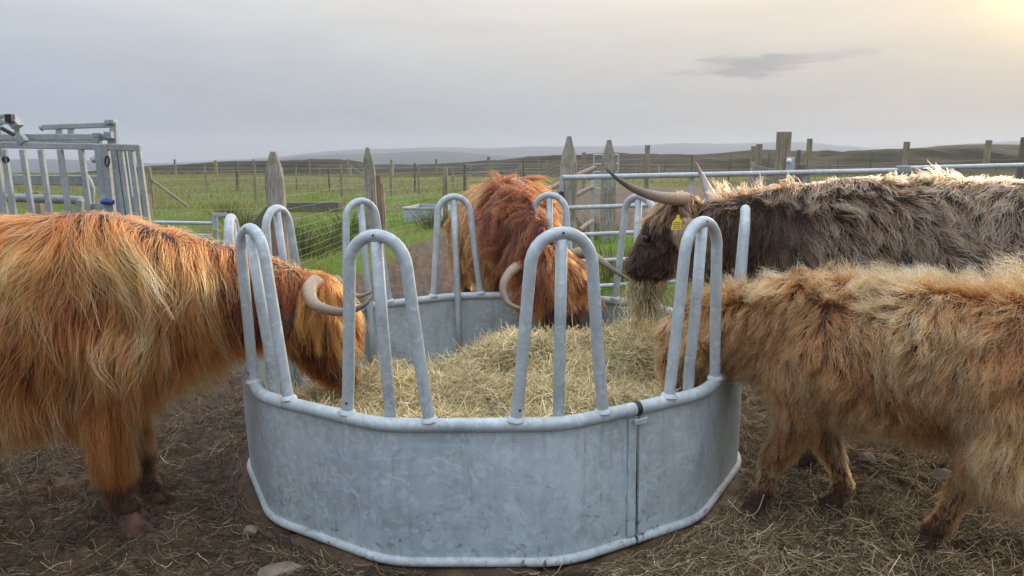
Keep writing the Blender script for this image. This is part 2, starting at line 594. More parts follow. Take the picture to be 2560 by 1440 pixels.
def ground_mat():
    m, t, b = new_mat('mud_and_pasture')
    co = t.new('ShaderNodeTexCoord').outputs['Object']
    g = t.new('ShaderNodeAttribute', attribute_name='grass', attribute_type='GEOMETRY').outputs['Fac']
    f = t.new('ShaderNodeAttribute', attribute_name='heath', attribute_type='GEOMETRY').outputs['Fac']
    # mud
    a = t.noise(6.0, co, 8, 0.65)
    s = t.noise(55.0, co, 4, 0.7)
    mud = t.ramp(a, [(0.28, (0.034, 0.019, 0.010)), (0.5, (0.095, 0.056, 0.032)), (0.72, (0.18, 0.112, 0.068))])
    mud = t.mix(t.ramp(s, [(0.45, (0, 0, 0)), (0.75, (0.55, 0.55, 0.55))]), mud, (0.13, 0.085, 0.053))
    # pasture
    p1 = t.noise(0.35, co, 6, 0.6)
    p2 = t.noise(2.6, co, 5, 0.65)
    p3 = t.noise(14.0, co, 4, 0.7)
    gr = t.ramp(p1, [(0.30, (0.085, 0.20, 0.006)), (0.48, (0.12, 0.20, 0.014)), (0.62, (0.18, 0.185, 0.045)), (0.75, (0.19, 0.145, 0.060))])
    gr = t.mix(t.ramp(p2, [(0.46, (0, 0, 0)), (0.66, (0.5, 0.5, 0.5))]), gr, (0.15, 0.13, 0.05))
    gr = t.mix(t.ramp(p3, [(0.35, (0.4, 0.4, 0.4)), (0.6, (0, 0, 0))]), gr, (0.03, 0.06, 0.006))
    hp = t.noise(0.22, co, 6, 0.65)
    heath = t.ramp(hp, [(0.35, (0.075, 0.075, 0.028)), (0.52, (0.125, 0.105, 0.050)), (0.68, (0.115, 0.135, 0.040))])
    heath = t.mix(t.ramp(p2, [(0.4, (0, 0, 0)), (0.65, (0.6, 0.6, 0.6))]), heath, (0.06, 0.05, 0.026))
    gr = t.mix(f, gr, heath)
    c = t.mix(g, mud, gr)
    t.put(b.inputs['Base Color'], c)
    t.put(b.inputs['Roughness'], t.mix(g, t.ramp(a, [(0.3, (0.45, 0.45, 0.45)), (0.6, (0.85, 0.85, 0.85))]), (0.9, 0.9, 0.9)))
    b.inputs['Specular IOR Level'].default_value = 0.3
    h = t.math('ADD', t.math('MULTIPLY', s, 0.4), a)
    bp = t.new('ShaderNodeBump', {'Strength': 1.0, 'Distance': 0.035, 'Height': h})
    t.put(b.inputs['Normal'], bp.outputs[0])
    return m


def hill_mat(name, cols, scale):
    m, t, b = new_mat(name)
    co = t.new('ShaderNodeTexCoord').outputs['Object']
    mp = t.new('ShaderNodeMapping', {'Vector': co, 'Scale': (1.0, 1.0, 4.0)}).outputs[0]
    n = t.noise(scale, mp, 8, 0.68, 0.3)
    n2 = t.noise(scale * 7, mp, 5, 0.7)
    c = t.ramp(n, [(0.32, cols[0]), (0.5, cols[1]), (0.68, cols[2])])
    c = t.mix(t.ramp(n2, [(0.5, (0, 0, 0)), (0.72, (0.6, 0.6, 0.6))]), c, cols[0])
    t.put(b.inputs['Base Color'], c)
    b.inputs['Roughness'].default_value = 0.95
    b.inputs['Specular IOR Level'].default_value = 0.1
    bp = t.new('ShaderNodeBump', {'Strength': 0.7, 'Distance': 0.6, 'Height': n2})
    t.put(b.inputs['Normal'], bp.outputs[0])
    return m


M['ground'] = ground_mat()
M['moor'] = hill_mat('moorland', [(0.014, 0.011, 0.007), (0.036, 0.028, 0.016), (0.054, 0.050, 0.022)], 0.03)
M['far_hill'] = hill_mat('far_hillside', [(0.030, 0.034, 0.036), (0.042, 0.046, 0.046), (0.055, 0.057, 0.055)], 0.003)


_c, _s = math.cos(PITCH), math.sin(PITCH)


def at(px, py, Y):
    """world point on the sight line through a photograph pixel, Y metres ahead"""
    x = (px - 1280) / F_PX; y = (720 - py) / F_PX
    d = Vector((x, _c + y * _s, -_s + y * _c))
    return Vector((0, 0, CAM_Z)) + d * (Y / d.y)


# ------------------------------------------------------------------ ground and hills
def build_ground():
    r = np.concatenate([np.linspace(0.4, 1.9, 20, endpoint=False), np.arange(1.9, 7.0, 0.022),
                        7.0 * (260 / 7.0) ** np.linspace(0, 1, 210)])
    half = np.concatenate([np.linspace(0, rad(44), 300, endpoint=False), np.linspace(rad(44), math.pi, 40)])
    a = np.concatenate([-half[:0:-1], half])
    A, R = np.meshgrid(a, r)
    X = R * np.sin(A); Y = R * np.cos(A)
    Z = ground_z(X, Y)
    heath = np.maximum(sstep(16, 40, Y + 10 * (fbm(X * 0.12, Y * 0.12, 57) - 0.5)) * 0.75 * (fbm(X * 0.2, Y * 0.2, 59) > -1), np.maximum(sstep(33, 60, Y + 8 * (fbm(X * 0.1, Y * 0.1, 51) - 0.5)) * sstep(-8, 12, X - 0.05 * Y), sstep(50, 110, Y) * 0.85))
    o = grid_mesh('ground', X, Y, Z, M['ground'], {'grass': grass_mask(X, Y), 'heath': heath})
    tag(o, kind='structure')


def ridge(name, pts, D, depth, base, mat, seed, rough=0.6, nx=260, ny=40):
    """a ridge whose crest runs at distance D through the given skyline points"""
    px = np.array([p[0] for p in pts], float); py = np.array([p[1] for p in pts], float)
    xs = np.linspace(px[0], px[-1], nx)
    crest_px = np.interp(xs, px, py)
    k = np.ones(9) / 9
    crest_px = np.convolve(np.pad(crest_px, 4, mode='edge'), k, 'valid')
    X1 = (xs - 1280) / F_PX * D / _c * 0.985
    zc = CAM_Z + (390 - crest_px) * D / F_PX
    v = np.linspace(-1, 1, ny)
    prof = np.where(v < 0, (1 - np.abs(v) ** 1.6), 1 - v ** 2)
    X = np.repeat(X1[None], ny, 0)
    Y = D + v[:, None] * depth + 0 * X
    nz = fbm(X * 6 / depth, Y * 6 / depth, seed, 5) - 0.5
    Z = base + (zc[None] - base) * prof[:, None]
    Z = Z + nz * rough * (1 - 0.75 * np.exp(-(v[:, None] / 0.12) ** 2)) * np.minimum(1, prof[:, None] * 3)
    o = grid_mesh(name, X.T, Y.T, Z.T, mat)
    tag(o, kind='structure')
    return o


build_ground()
ridge('moorland_hill', [(-300, 440), (120, 436), (330, 424), (400, 415), (480, 409), (560, 405), (640, 403), (740, 400), (830, 397), (880, 402), (905, 409), (935, 421), (990, 436)],
      300, 90, -12, M['moor'], 61, 3.0)
ridge('moorland_hill', [(820, 424), (900, 417), (960, 413), (1030, 412), (1180, 408), (1215, 403), (1260, 401), (1320, 391), (1400, 386), (1440, 388), (1500, 384), (1545, 382), (1600, 388),
                        (1660, 386), (1750, 386), (1800, 381), (1870, 375), (1905, 373), (1950, 377), (2000, 376), (2050, 379), (2080, 386), (2102, 392), (2150, 402), (2300, 420)],
      330, 130, -12, M['moor'], 67, 4.0, 300)
ridge('moorland_hill', [(1900, 425), (2040, 404), (2090, 391), (2130, 378), (2200, 373), (2260, 371), (2330, 366), (2420, 362), (2480, 362), (2560, 364), (2700, 366), (2900, 380), (3200, 400)],
      260, 110, -12, M['moor'], 71, 4.0)
ridge('distant_hill', [(-700, 398), (-200, 396), (0, 399), (80, 397), (150, 399), (230, 405), (330, 409), (480, 412), (620, 400), (700, 396), (800, 388), (900, 385), (960, 383), (1050, 379), (1110, 377), (1180, 384),
                       (1280, 392), (1400, 395), (1600, 398), (1800, 400)],
      3000, 700, -60, M['far_hill'], 73, 14.0, 300)
ridge('distant_hill', [(-300, 412), (200, 408), (380, 408), (500, 404), (600, 399), (700, 393), (760, 385), (860, 376), (920, 373), (960, 373), (1050, 371), (1120, 368), (1200, 372), (1260, 370), (1330, 366), (1420, 367),
                       (1500, 367), (1580, 366), (1640, 362), (1720, 358), (1800, 361), (1880, 358), (1960, 355), (2020, 358), (2080, 365), (2160, 372), (2260, 376), (2340, 368), (2440, 357), (2560, 350), (2800, 346), (3200, 352)],
      4600, 900, -90, M['far_hill'], 79, 20.0, 360)
sea = grid_mesh('sea', *[g for g in np.meshgrid(np.linspace(-9000, 9000, 8), np.linspace(500, 9500, 8), indexing='ij')], np.full((8, 8), -62.0),
                simple_mat('sea_water', (0.10, 0.13, 0.16), 0.25, scale=0.001))
tag(sea, kind='structure')

# ------------------------------------------------------------------ ring feeder
FC = Vector((-0.091, 3.673, 0.0)); RV = 1.262
ANG = [rad(-47 + 30 * k) for k in range(12)]
JOINTS = [rad(28), rad(148), rad(268)]


def pol(a, r, z=0):
    return Vector((r * math.sin(a), -r * math.cos(a), z))


def ring_path(a0, a1, R=RV, fillet=0.26, n=7, inset=0.0):
    """rounded twelve-sided path from angle a0 to a1 (mid-edges)"""
    pts = []
    cs = [a for k in range(-24, 36) for a in [rad(-47 + 30 * k)] if a0 < a < a1]
    ap = (R - inset) * math.cos(rad(15))
    pts.append(pol(a0, ap))
    for a in cs:
        V = pol(a, R - inset)
        e0 = (pol(a - rad(15), ap) - V).normalized(); e1 = (pol(a + rad(15), ap) - V).normalized()
        tl = fillet * math.tan(rad(15))
        tl = max(tl, 0.07)
        p0, p1 = V + e0 * tl * 1.6, V + e1 * tl * 1.6
        for i in range(n):
            q = i / (n - 1)
            pts.append(p0 * (1 - q) ** 2 + V * 2 * q * (1 - q) + p1 * q * q)
    pts.append(pol(a1, ap))
    return pts


feeder = thing('ring_feeder', 'round galvanised steel cattle ring feeder with tombstone loops, filled with hay', 'feeder',
               FC + Vector((0, 0, SLOPE * FC.x - 0.005)), (0, -math.atan(SLOPE), 0))
for j in range(3):
    a0, a1 = JOINTS[j] + rad(0.28), JOINTS[j] + rad(120 - 0.28)
    path = ring_path(a0, a1)
    b = MB()
    n = len(path)
    vs = []
    rows = [0.028, 0.16, 0.29, 0.42, 0.545]
    for p in path:
        d = Vector((p.x, p.y, 0)).normalized()
        for z in rows:
            bow = 0.006 * math.sin(math.pi * (z - 0.028) / 0.517)
            vs.append(p + d * bow + Vector((0, 0, z)))
        for z in rows[::-1]:
            bow = 0.006 * math.sin(math.pi * (z - 0.028) / 0.517)
            vs.append(p + d * (bow - 0.004) + Vector((0, 0, z)))
    m = 10
    fs = []
    for i in range(n - 1):
        for k in range(m):
            k2 = (k + 1) % m
            fs.append((i * m + k, (i + 1) * m + k, (i + 1) * m + k2, i * m + k2))
    fs.append(tuple(range(m))); fs.append(tuple((n - 1) * m + k for k in range(m - 1, -1, -1)))
    b.add(vs, fs)
    sheet = b.obj('sheet_panel', M['galv'], feeder)
    rimpath = ring_path(JOINTS[j] + rad(0.35), JOINTS[j] + rad(120 - 0.35), n=9)
    MB().tube([p + Vector((0, 0, 0.557)) for p in rimpath], 0.026, 16).obj('rim_tube', M['galv_tube'], feeder)
    MB().tube([p + Vector((0, 0, 0.020)) for p in rimpath], 0.0185, 12).obj('base_tube', M['galv_base'], feeder)
    # joint: two bolted flanges, gap and black strap on the rim
    ap = RV * math.cos(rad(15))
    a = JOINTS[j]
    for sgn in (-1, 1):
        e = Vector((math.cos(a), math.sin(a), 0)) * sgn
        c0 = pol(a, ap) + e * 0.025
        nrm = pol(a, 1)
        f = MB()
        f.beam(c0 + nrm * 0.009 + Vector((0, 0, 0.045)), c0 + nrm * 0.009 + Vector((0, 0, 0.525)), 0.036, 0.006, up=tuple(nrm))
        fl = f.obj('joint_flange', M['galv'], feeder, False)
        for z in (0.20, 0.33):
            w = MB()
            cc = c0 + nrm * 0.013 + e * 0.017 + Vector((0, 0, z))
            rr = np.random.default_rng(int(z * 100) + j)
            w.tube([cc + Vector((0, 0, -0.028)), cc + Vector((0.001, 0, -0.01)), cc + Vector((-0.001, 0, 0.008)), cc + Vector((0, 0, 0.026))], [0.003, 0.006, 0.005, 0.003], 7)
            w.obj('weld_bead', M['galv_tube'], fl)
    tdir = Vector((math.cos(a), math.sin(a), 0))
    cz = pol(a, ap, 0.557)
    s_ = MB().tube([cz - tdir * 0.011, cz - tdir * 0.004, cz + tdir * 0.004, cz + tdir * 0.011], [0.0275, 0.0295, 0.0295, 0.0275], 18)
    s_.obj('joint_strap', M['rubber'], feeder)
    lk = MB().beam(pol(a, ap + 0.028, 0.515) - tdir * 0.03, pol(a, ap + 0.028, 0.515) + tdir * 0.03, 0.012, 0.022)
    bevelled(lk.obj('joint_lug', M['galv_tube'], feeder, False), 0.003)

# tombstone loop, in its own frame: x tangent, y outward, z up
arch = []
zb, zt, wb, wt = 0.574, 1.125, 0.165, 0.112
for i in range(8):
    q = i / 7
    arch.append(Vector((-(wb + (wt - wb) * (q ** 0.9)), -0.030 + 0.022 * q, zb + (zt - zb) * q)))
for i in range(1, 14):
    a = math.pi * i / 14
    arch.append(Vector((-wt * math.cos(a), -0.006, zt + 0.118 * math.sin(a))))
arch += [Vector((-p.x, p.y, p.z)) for p in arch[7::-1]]
lm = MB().tube(arch, 0.0222, 14)
for sgn in (-1, 1):       # weld collars where the legs meet the rim
    lm.tube([Vector((sgn * (wb + 0.0005), -0.030, zb + 0.001)), Vector((sgn * wb, -0.030, zb + 0.008)), Vector((sgn * (wb - 0.001), -0.0295, zb + 0.016))], [0.034, 0.031, 0.0238], 14)
loop_me = lm.mesh('loop', M['galv_tube'], True, 60)
mid_me = MB().tube([Vector((0, -0.006, 1.222)), Vector((0, -0.022, 0.95)), Vector((0, -0.050, 0.62)), Vector((0, -0.053, 0.40)), Vector((0, -0.053, 0.05))], 0.0215, 12).mesh('upright_tube', M['galv_tube'])
hole_me = MB()
hole_me.tube([(0.0, 0.0172, zt + 0.120), (0.0, 0.0188, zt + 0.1205)], [0.0045, 0.0040], 8)
hole2 = MB()
hole2.tube([(wb - 0.010, -0.0085, zb + 0.045), (wb - 0.0102, -0.0062, zb + 0.045)], [0.0055, 0.005], 8)
hole_me = hole_me.mesh('vent_hole', M['steel_dark'])
hole2 = hole2.mesh('vent_hole', M['steel_dark'])
for k in range(12):
    a = ANG[k]
    lp = link(bpy.data.objects.new('loop', loop_me), feeder)
    lp.location = pol(a, RV - 0.012)
    lp.rotation_euler = (RNG.normal(0, 0.006), RNG.normal(0, 0.006), a + math.pi)
    md = link(bpy.data.objects.new('upright_tube', mid_me), lp)
    link(bpy.data.objects.new('vent_hole', hole_me), lp)
    link(bpy.data.objects.new('vent_hole', hole2), lp)
# white paint drip on the near panel
drip = MB()
ap = RV * math.cos(rad(15)) + 0.0085
for (t0, z0, z1, w) in ((0.187, 0.52, 0.36, 0.003), (0.178, 0.50, 0.40, 0.002), (0.190, 0.135, 0.075, 0.005), (0.188, 0.36, 0.20, 0.0016)):
    a = math.atan2(t0, ap) if False else rad(12.6)
    v = []
    V = pol(rad(13), RV - 0.010); e1 = Vector((math.cos(rad(28)), math.sin(rad(28)), 0)); nn = pol(rad(28), 1)
    for i in range(6):
        q = i / 5
        zz = z0 + (z1 - z0) * q
        ww = w * (0.5 + 0.7 * math.sin(2.6 * q + 0.4))
        c = V + e1 * (t0 - 0.10 + 0.002 * math.sin(q * 5)) + nn * 0.0095 + Vector((0, 0, zz))
        v += [c - e1 * ww, c + e1 * ww]
    drip.add(v, [(2 * i, 2 * i + 2, 2 * i + 3, 2 * i + 1) for i in range(5)])
drip.obj('paint_drip', M['white_paint'], feeder)


# ------------------------------------------------------------------ timber posts, fences, gates
def pointed_post(x, y, top, w, d, tip, mat, lean=(0, 0), parent=None, name='post', rotz=0.0):
    """old sleeper cut to a point"""
    z0 = gz(x, y) - 0.15
    b = MB()
    rng = np.random.default_rng(int(abs(x) * 1000 + y * 10))
    vs = []
    prof = [(z0, 1.0), (z0 + 0.5 * (top - z0), 1.0), (top - tip, 1.0), (top - tip * 0.6, 0.80), (top - tip * 0.25, 0.48), (top, 0.26)]
    for z, k in prof:
        for sx, sy in ((-1, -0.8), (-0.75, -1), (0.75, -1), (1, -0.8), (1, 0.8), (0.75, 1), (-0.75, 1), (-1, 0.8)):
            j = 1 + rng.normal(0, 0.03)
            q = (z - z0) / (top - z0)
            lx = sx * w / 2 * k * j; ly = sy * d / 2 * (k * 0.5 + 0.5 if k < 1 else 1) * j
            vs.append((x + lx * math.cos(rotz) - ly * math.sin(rotz) + lean[0] * q, y + lx * math.sin(rotz) + ly * math.cos(rotz) + lean[1] * q, z))
    fs = []
    for i in range(len(prof) - 1):
        for k in range(8):
            fs.append((i * 8 + k, i * 8 + (k + 1) % 8, i * 8 + 8 + (k + 1) % 8, i * 8 + 8 + k))
    fs.append(tuple(range(7, -1, -1))); fs.append(tuple(40 + k for k in range(8)))
    b.add(vs, fs)
    return b.obj(name, mat, None, True, 25)


def stake(x, y, h, w, mat, square=True, lean=(0.0, 0.0), name='post', z=None, sink=0.1):
    z0 = (gz(x, y) if z is None else z)
    b = MB()
    a = Vector((x, y, z0 - sink)); c = Vector((x + lean[0], y + lean[1], z0 + h))
    if square:
        b.beam(a, c, w, w * 0.9)
        o = b.obj(name, mat, None, False)
    else:
        n = 5
        pts = [a.lerp(c, i / n) for i in range(n + 1)]
        rr = np.random.default_rng(int(abs(x * 977) + y * 31))
        b.tube(pts, [w / 2 * (1 + rr.normal(0, 0.02)) for _ in pts], 12)
        o = b.obj(name, mat, None, True, 40)
    return o


def wire(pts, r=0.002, sag=0.0, wav=0.0, seed=0):
    rr = np.random.default_rng(seed)
    out = []
    for i in range(len(pts) - 1):
        a, b = Vector(pts[i]), Vector(pts[i + 1])
        n = max(2, int((b - a).length / 0.35))
        for k in range(n):
            q = k / n
            p = a.lerp(b, q)
            p.z -= sag * 4 * q * (1 - q)
            p += Vector(rr.normal(0, wav, 3))
            out.append(p)
    out.append(Vector(pts[-1]))
    return out


def fence(name, label, posts, wires, verticals=0.0, cat='fence', group=None, r=0.002, wmat=None, barbs=False):
    """posts: list of post objects already built (world space); wires: list of polylines"""
    p0 = wires[0][0]
    loc = Vector((p0[0], p0[1], gz(p0[0], p0[1])))
    t = thing(name, label, cat, loc, group=group)
    for p in posts:
        keep_world(p, t, loc)
    for i, w in enumerate(wires):
        o = MB().tube(wire(w, 0, 0.012, 0.004, i), r, 5, cap=False).obj('wire_strand', wmat or M['wire'])
        keep_world(o, t, loc)
    return t, loc


# stock-netting fence running back beside the pen
pA = Vector((-2.75, 8.5, 0)); pB = Vector((-2.47, 12.8, 0)); pC = Vector((-1.47, 16.0, 0)); pD = Vector((-0.6, 21.0, 0)); pE = Vector((0.3, 26.0, 0))
posts = [pointed_post(pA.x, pA.y, 1.55, 0.205, 0.13, 0.32, M['wood_old'], (-0.02, 0)),
         pointed_post(pB.x, pB.y, 1.645, 0.20, 0.14, 0.38, M['wood_old'], (-0.05, 0)),
         stake(pC.x, pC.y, 1.24, 0.105, M['wood_post']),
         stake(pD.x, pD.y, 1.25, 0.10, M['wood_post'], False),
         stake(pE.x, pE.y, 1.25, 0.10, M['wood_post'], False)]
line = [Vector((p.x, p.y - 0.08, gz(p.x, p.y))) for p in (pA, pB, pC, pD, pE)]
hts = [1.06, 0.90, 0.76, 0.66, 0.56, 0.46, 0.36, 0.27, 0.18, 0.09]
wl = [[p + Vector((0, 0, h)) for p in line] for h in hts]
fen, floc = fence('netting_fence', 'stock netting fence on pointed sleeper posts running back along the pasture edge', posts, wl, r=0.0017)
nv = MB()
for i in range(3):
    a, b = line[i], line[i + 1]
    n = int((b - a).length / 0.55)
    for k in range(n):
        p = a.lerp(b, (k + 0.5) / n)
        for lo, hi in zip(hts[1:][::-1][:-1], hts[1:][::-1][1:]):
            jj = 0.006 * math.sin(k * 7.1 + lo * 50)
            nv.tube([p + Vector((jj, 0, lo)), p + Vector((-jj, 0, hi))], 0.0008, 4, cap=False)
o = nv.obj('netting_stays', M['wire']); tag(o, kind='stuff'); keep_world(o, fen, floc)
o = MB().beam((pA.x - 0.95, pA.y + 0.1, gz(pA.x - 0.9, pA.y) + 0.02), (pA.x - 0.06, pA.y, 0.92), 0.09, 0.09).obj('brace', M['wood_dark'], None, False)
keep_world(o, fen, floc)
o = MB().beam((pA.x + 0.03, pA.y - 0.10, gz(pA.x, pA.y) - 0.05), (pA.x + 0.015, pA.y - 0.085, 0.94), 0.15, 0.06, up=(0, 1, 0)).obj('facing_board', M['wood_red'], None, False)
keep_world(o, fen, floc)
o = MB().beam((pB.x + 0.17, pB.y - 0.10, -0.05), (pB.x + 0.135, pB.y - 0.10, 1.17), 0.085, 0.06, up=(0, 1, 0)).obj('batten', M['wood_red'], None, False)
keep_world(o, fen, floc)
o = MB().beam((pB.x + 0.235, pB.y - 0.10, -0.05), (pB.x + 0.205, pB.y - 0.10, 1.02), 0.045, 0.05, up=(0, 1, 0)).obj('batten', M['wood_pink'], None, False)
keep_world(o, fen, floc)

# wire fence running away to the left from the same strainer
p1 = Vector((-5.9, 9.0, 0)); p2 = Vector((-9.5, 9.4, 0))
posts = [stake(p1.x, p1.y, 1.15, 0.11, M['wood_post']), stake(p2.x, p2.y, 1.2, 0.11, M['wood_post'])]
line = [Vector((p.x, p.y, gz(p.x, p.y))) for p in (pA, p1, p2)]
fence('wire_fence', 'plain wire fence between the pointed post and the cattle crush', posts, [[p + Vector((0, 0, h)) for p in line] for h in (0.93, 0.66, 0.40)])

# two sleeper posts carrying the gate
gp1 = pointed_post(0.60, 7.62, 1.70, 0.165, 0.15, 0.30, M['wood_old'], (-0.01, 0), name='sleeper_post')
tag(gp1, 'pointed weathered sleeper post carrying the hinged end of the long gate', 'post')
gp2 = pointed_post(1.60, 12.1, 1.76, 0.235, 0.16, 0.42, M['wood_old'], (0.0, 0), name='sleeper_post')
tag(gp2, 'pointed sleeper post in the grass beyond the gate, twisted wire round it', 'post')
tw = MB()
rr = np.random.default_rng(5)
for k in range(5):
    pts = []
    c = Vector((1.50 - 0.25 * (k % 2), 12.0, 0.55 + 0.18 * k))
    for i in range(26):
        a = i * 0.5
        pts.append(c + Vector((0.13 * math.sin(a) - 0.012 * i, -0.06 + 0.03 * math.cos(a * 1.3), 0.10 * math.cos(a * 0.7) + rr.normal(0, 0.012))))
    tw.tube(pts, 0.003, 4, cap=False)
tag(tw.obj('loose_wire', M['wire']), 'tangle of loose fence wire hanging beside the sleeper post beyond the gate', 'wire')


def tube_gate(name, label, a, b, hts, uprights, r=0.026, group=None, stay=None):
    a, b = Vector(a), Vector(b)
    t = thing(name, label, 'gate', a, group=group)
    top = None
    for i, h in enumerate(hts):
        rr = r if i == 0 else r * 0.82
        o = MB().tube([a + Vector((0, 0, h)), a.lerp(b, 0.33) + Vector((0, 0, h)), a.lerp(b, 0.66) + Vector((0, 0, h)), b + Vector((0, 0, h))], rr, 10).obj('rail', M['galv_tube'])
        keep_world(o, t, a)
    for q in uprights:
        p = a.lerp(b, q)
        off = Vector((0, -0.0, 0))
        if 0 < q < 1:
            off = Vector((0, 0.03, 0))
        o = MB().beam(p + off + Vector((0, 0, hts[-1] - 0.02)), p + off + Vector((0, 0, hts[0] + (0.02 if q in (0, 1) else -0.015))), 0.042, 0.042 if q in (0, 1) else 0.012).obj('upright', M['galv_tube'], None, False)
        keep_world(o, t, a)
    return t


G0 = Vector((0.50, 7.35, gz(0.5, 7.35))); G1 = Vector((4.42, 8.32, SLOPE * 4.42)); G2 = Vector((4.50, 8.34, SLOPE * 4.5)); G3 = Vector((8.3, 9.3, SLOPE * 8.3))
g1 = tube_gate('field_gate', 'long galvanised five-rail gate hung on the pointed post behind the dark cow', G0, G1, [1.255, 0.95, 0.67, 0.39, 0.12], [0, 0.36, 0.70, 1.0], 0.028)
g2 = tube_gate('field_gate', 'second galvanised gate at the picture edge, meeting the long gate over the dark cow', G2, G3, [1.275, 0.97, 0.69, 0.41, 0.14], [0, 0.5, 1.0], 0.028)
for gx, gt in ((G1, g1), (G2, g2)):
    o = MB().box(gx + Vector((0.0, -0.005, 1.265)), (0.075, 0.07, 0.085)).obj('latch', M['galv_old'], None, False)
    keep_world(bevelled(o, 0.01), gt, G0 if gt is g1 else G2)
o = MB().box(Vector((0.50, 7.33, 1.10)), (0.055, 0.05, 0.10)).obj('hinge', M['steel_dark'], None, False)
keep_world(bevelled(o, 0.008), g1, G0)
tw = MB()
for k in range(3):
    tw.tube([Vector((0.47 + 0.03 * math.sin(i * 1.1 + k), 7.29, 0.98 - 0.06 * i - 0.02 * k)) for i in range(6)], 0.005, 5)
tag(tw.obj('twine', M['red_twine']), 'loop of faded red twine tied to the gate end', 'twine')

# far small gate and peeled poles beyond the sleeper posts
g3a = Vector((3.02, 27.0, gz(3.0, 27) - 0.05))
tube_gate('hurdle', 'small pale metal gate seen between the two pointed posts', g3a, g3a + Vector((0.95, 0.3, 0)), [1.55, 1.22, 0.92, 0.62, 0.32], [0, 1.0], 0.03)
for k, (a, b, r) in enumerate(((at(1372, 473, 8.9), at(1487, 419, 9.4), 0.034), (at(1440, 489, 9.5), at(1483, 467, 9.7), 0.030), (at(1450, 575, 9.4), at(1480, 553, 9.7), 0.030))):
    o = MB().tube([Vector(a), Vector(a).lerp(Vector(b), 0.5) + Vector((0, 0, 0.01)), Vector(b)], r, 10).obj('pole', M['wood_pink'])
    tag(o, ['pinkish peeled pole sloping up behind the gate post, topmost of three', 'short peeled pole low behind the gate between pointed posts', 'lowest peeled pole sloping to the mud behind the gate'][k], 'pole')
o = stake(at(1482, 470, 9.75).x, 9.75, 1.12, 0.05, M['galv_tube'], True, name='hurdle_upright')
tag(o, 'thin galvanised upright holding the peeled poles behind the gate', 'upright')

# the round strainer post with its bracket and the netting run behind it
S0 = Vector((3.55, 9.6, 0.0))
sp = stake(S0.x, S0.y, 1.73, 0.195, M['wood_post'], False, name='strainer_post')
tag(sp, 'tall round timber strainer post with metal bracket behind the dark cow', 'post')
br = MB().box((S0.x + 0.06, S0.y - 0.115, 1.39), (0.10, 0.03, 0.20)).obj('bracket', M['galv_tube'], None, False)
br.parent = sp
kb = MB().tube([(S0.x + 0.03, S0.y - 0.13, 1.44), (S0.x + 0.03, S0.y - 0.17, 1.44), (S0.x + 0.03, S0.y - 0.19, 1.44)], [0.03, 0.032, 0.02], 12).obj('knob', M['white_paint'])
kb.parent = sp
br2 = MB().beam((S0.x + 0.115, S0.y - 0.10, 0.3), (S0.x + 0.115, S0.y - 0.10, 1.30), 0.045, 0.03).obj('slide_rail', M['galv_tube'], None, False)
br2.parent = sp
npts = [(3.45, 10.0, 1.62, 0.10), (4.55, 13.5, 1.66, 0.12), (5.45, 16.5, 1.60, 0.11), (6.5, 19.5, 1.58, 0.11), (4.0, 11.2, 1.25, 0.12)]
nposts = [stake(x, y, h, w, M['wood_post'] if i != 4 else M['wood_dark'], i % 2 == 1) for i, (x, y, h, w) in enumerate(npts[1:])]
line = [Vector((3.52, 9.7, gz(3.5, 9.7)))] + [Vector((x - 0.06, y, gz(x, y))) for x, y, h, w in npts[1:4]]
hts2 = [1.28, 1.12, 0.98, 0.84, 0.70, 0.56, 0.42, 0.28, 0.14]
f2, f2l = fence('netting_fence', 'netting fence going straight back from the round strainer post', nposts, [[p + Vector((0, 0, h)) for p in line] for h in hts2], r=0.0028)
nv = MB()
for i in range(3):
    a, b = line[i], line[i + 1]
    n = int((b - a).length / 0.22)
    for k in range(n):
        p = a.lerp(b, (k + 0.5) / n)
        nv.tube([p + Vector((0.01 * math.sin(k * 3 + h * 9), 0, h)) for h in hts2[::-1]], 0.002, 4, cap=False)
o = nv.obj('netting_stays', M['wire']); tag(o, kind='stuff'); keep_world(o, f2, f2l)

# post-and-wire fence beyond the second gate
P = [(5.35, 13.2, 1.72, 0.075, M['wood_post'], True), (7.05, 13.2, 1.62, 0.08, M['wood_post'], True), (8.65, 13.4, 1.60, 0.08, M['wood_post'], True),
     (9.3, 13.3, 1.64, 0.16, M['wood_dark'], False), (4.75, 12.0, 1.28, 0.16, M['wood_dark'], False), (5.40, 13.8, 1.50, 0.055, M['wood_dark'], True), (11.0, 13.6, 1.6, 0.08, M['wood_post'], True)]
fps = [stake(x, y, h, w, m, sq, (0.05 if i in (1, 2) else 0.0, 0)) for i, (x, y, h, w, m, sq) in enumerate(P)]
line = [Vector((x, y, gz(x, y))) for x, y in ((5.35, 13.2), (7.05, 13.2), (8.65, 13.4), (9.3, 13.3), (11.0, 13.6))]
fence('wire_fence', 'timber post and wire fence beyond the second gate, under the moor', fps, [[p + Vector((0, 0, h)) for p in line] for h in (1.55, 1.25, 0.95, 0.65)])

# tall round post alone in the muddy field
o = stake(5.45, 29.5, 1.85, 0.21, M['wood_post'], False, name='strainer_post')
tag(o, 'tall round post standing alone in the muddy field behind the long horn', 'post')
o = stake(3.0, 30.5, 1.62, 0.15, M['wood_post'], False, name='strainer_post')
tag(o, 'dark round post beside the small pale gate between the pointed posts', 'post')


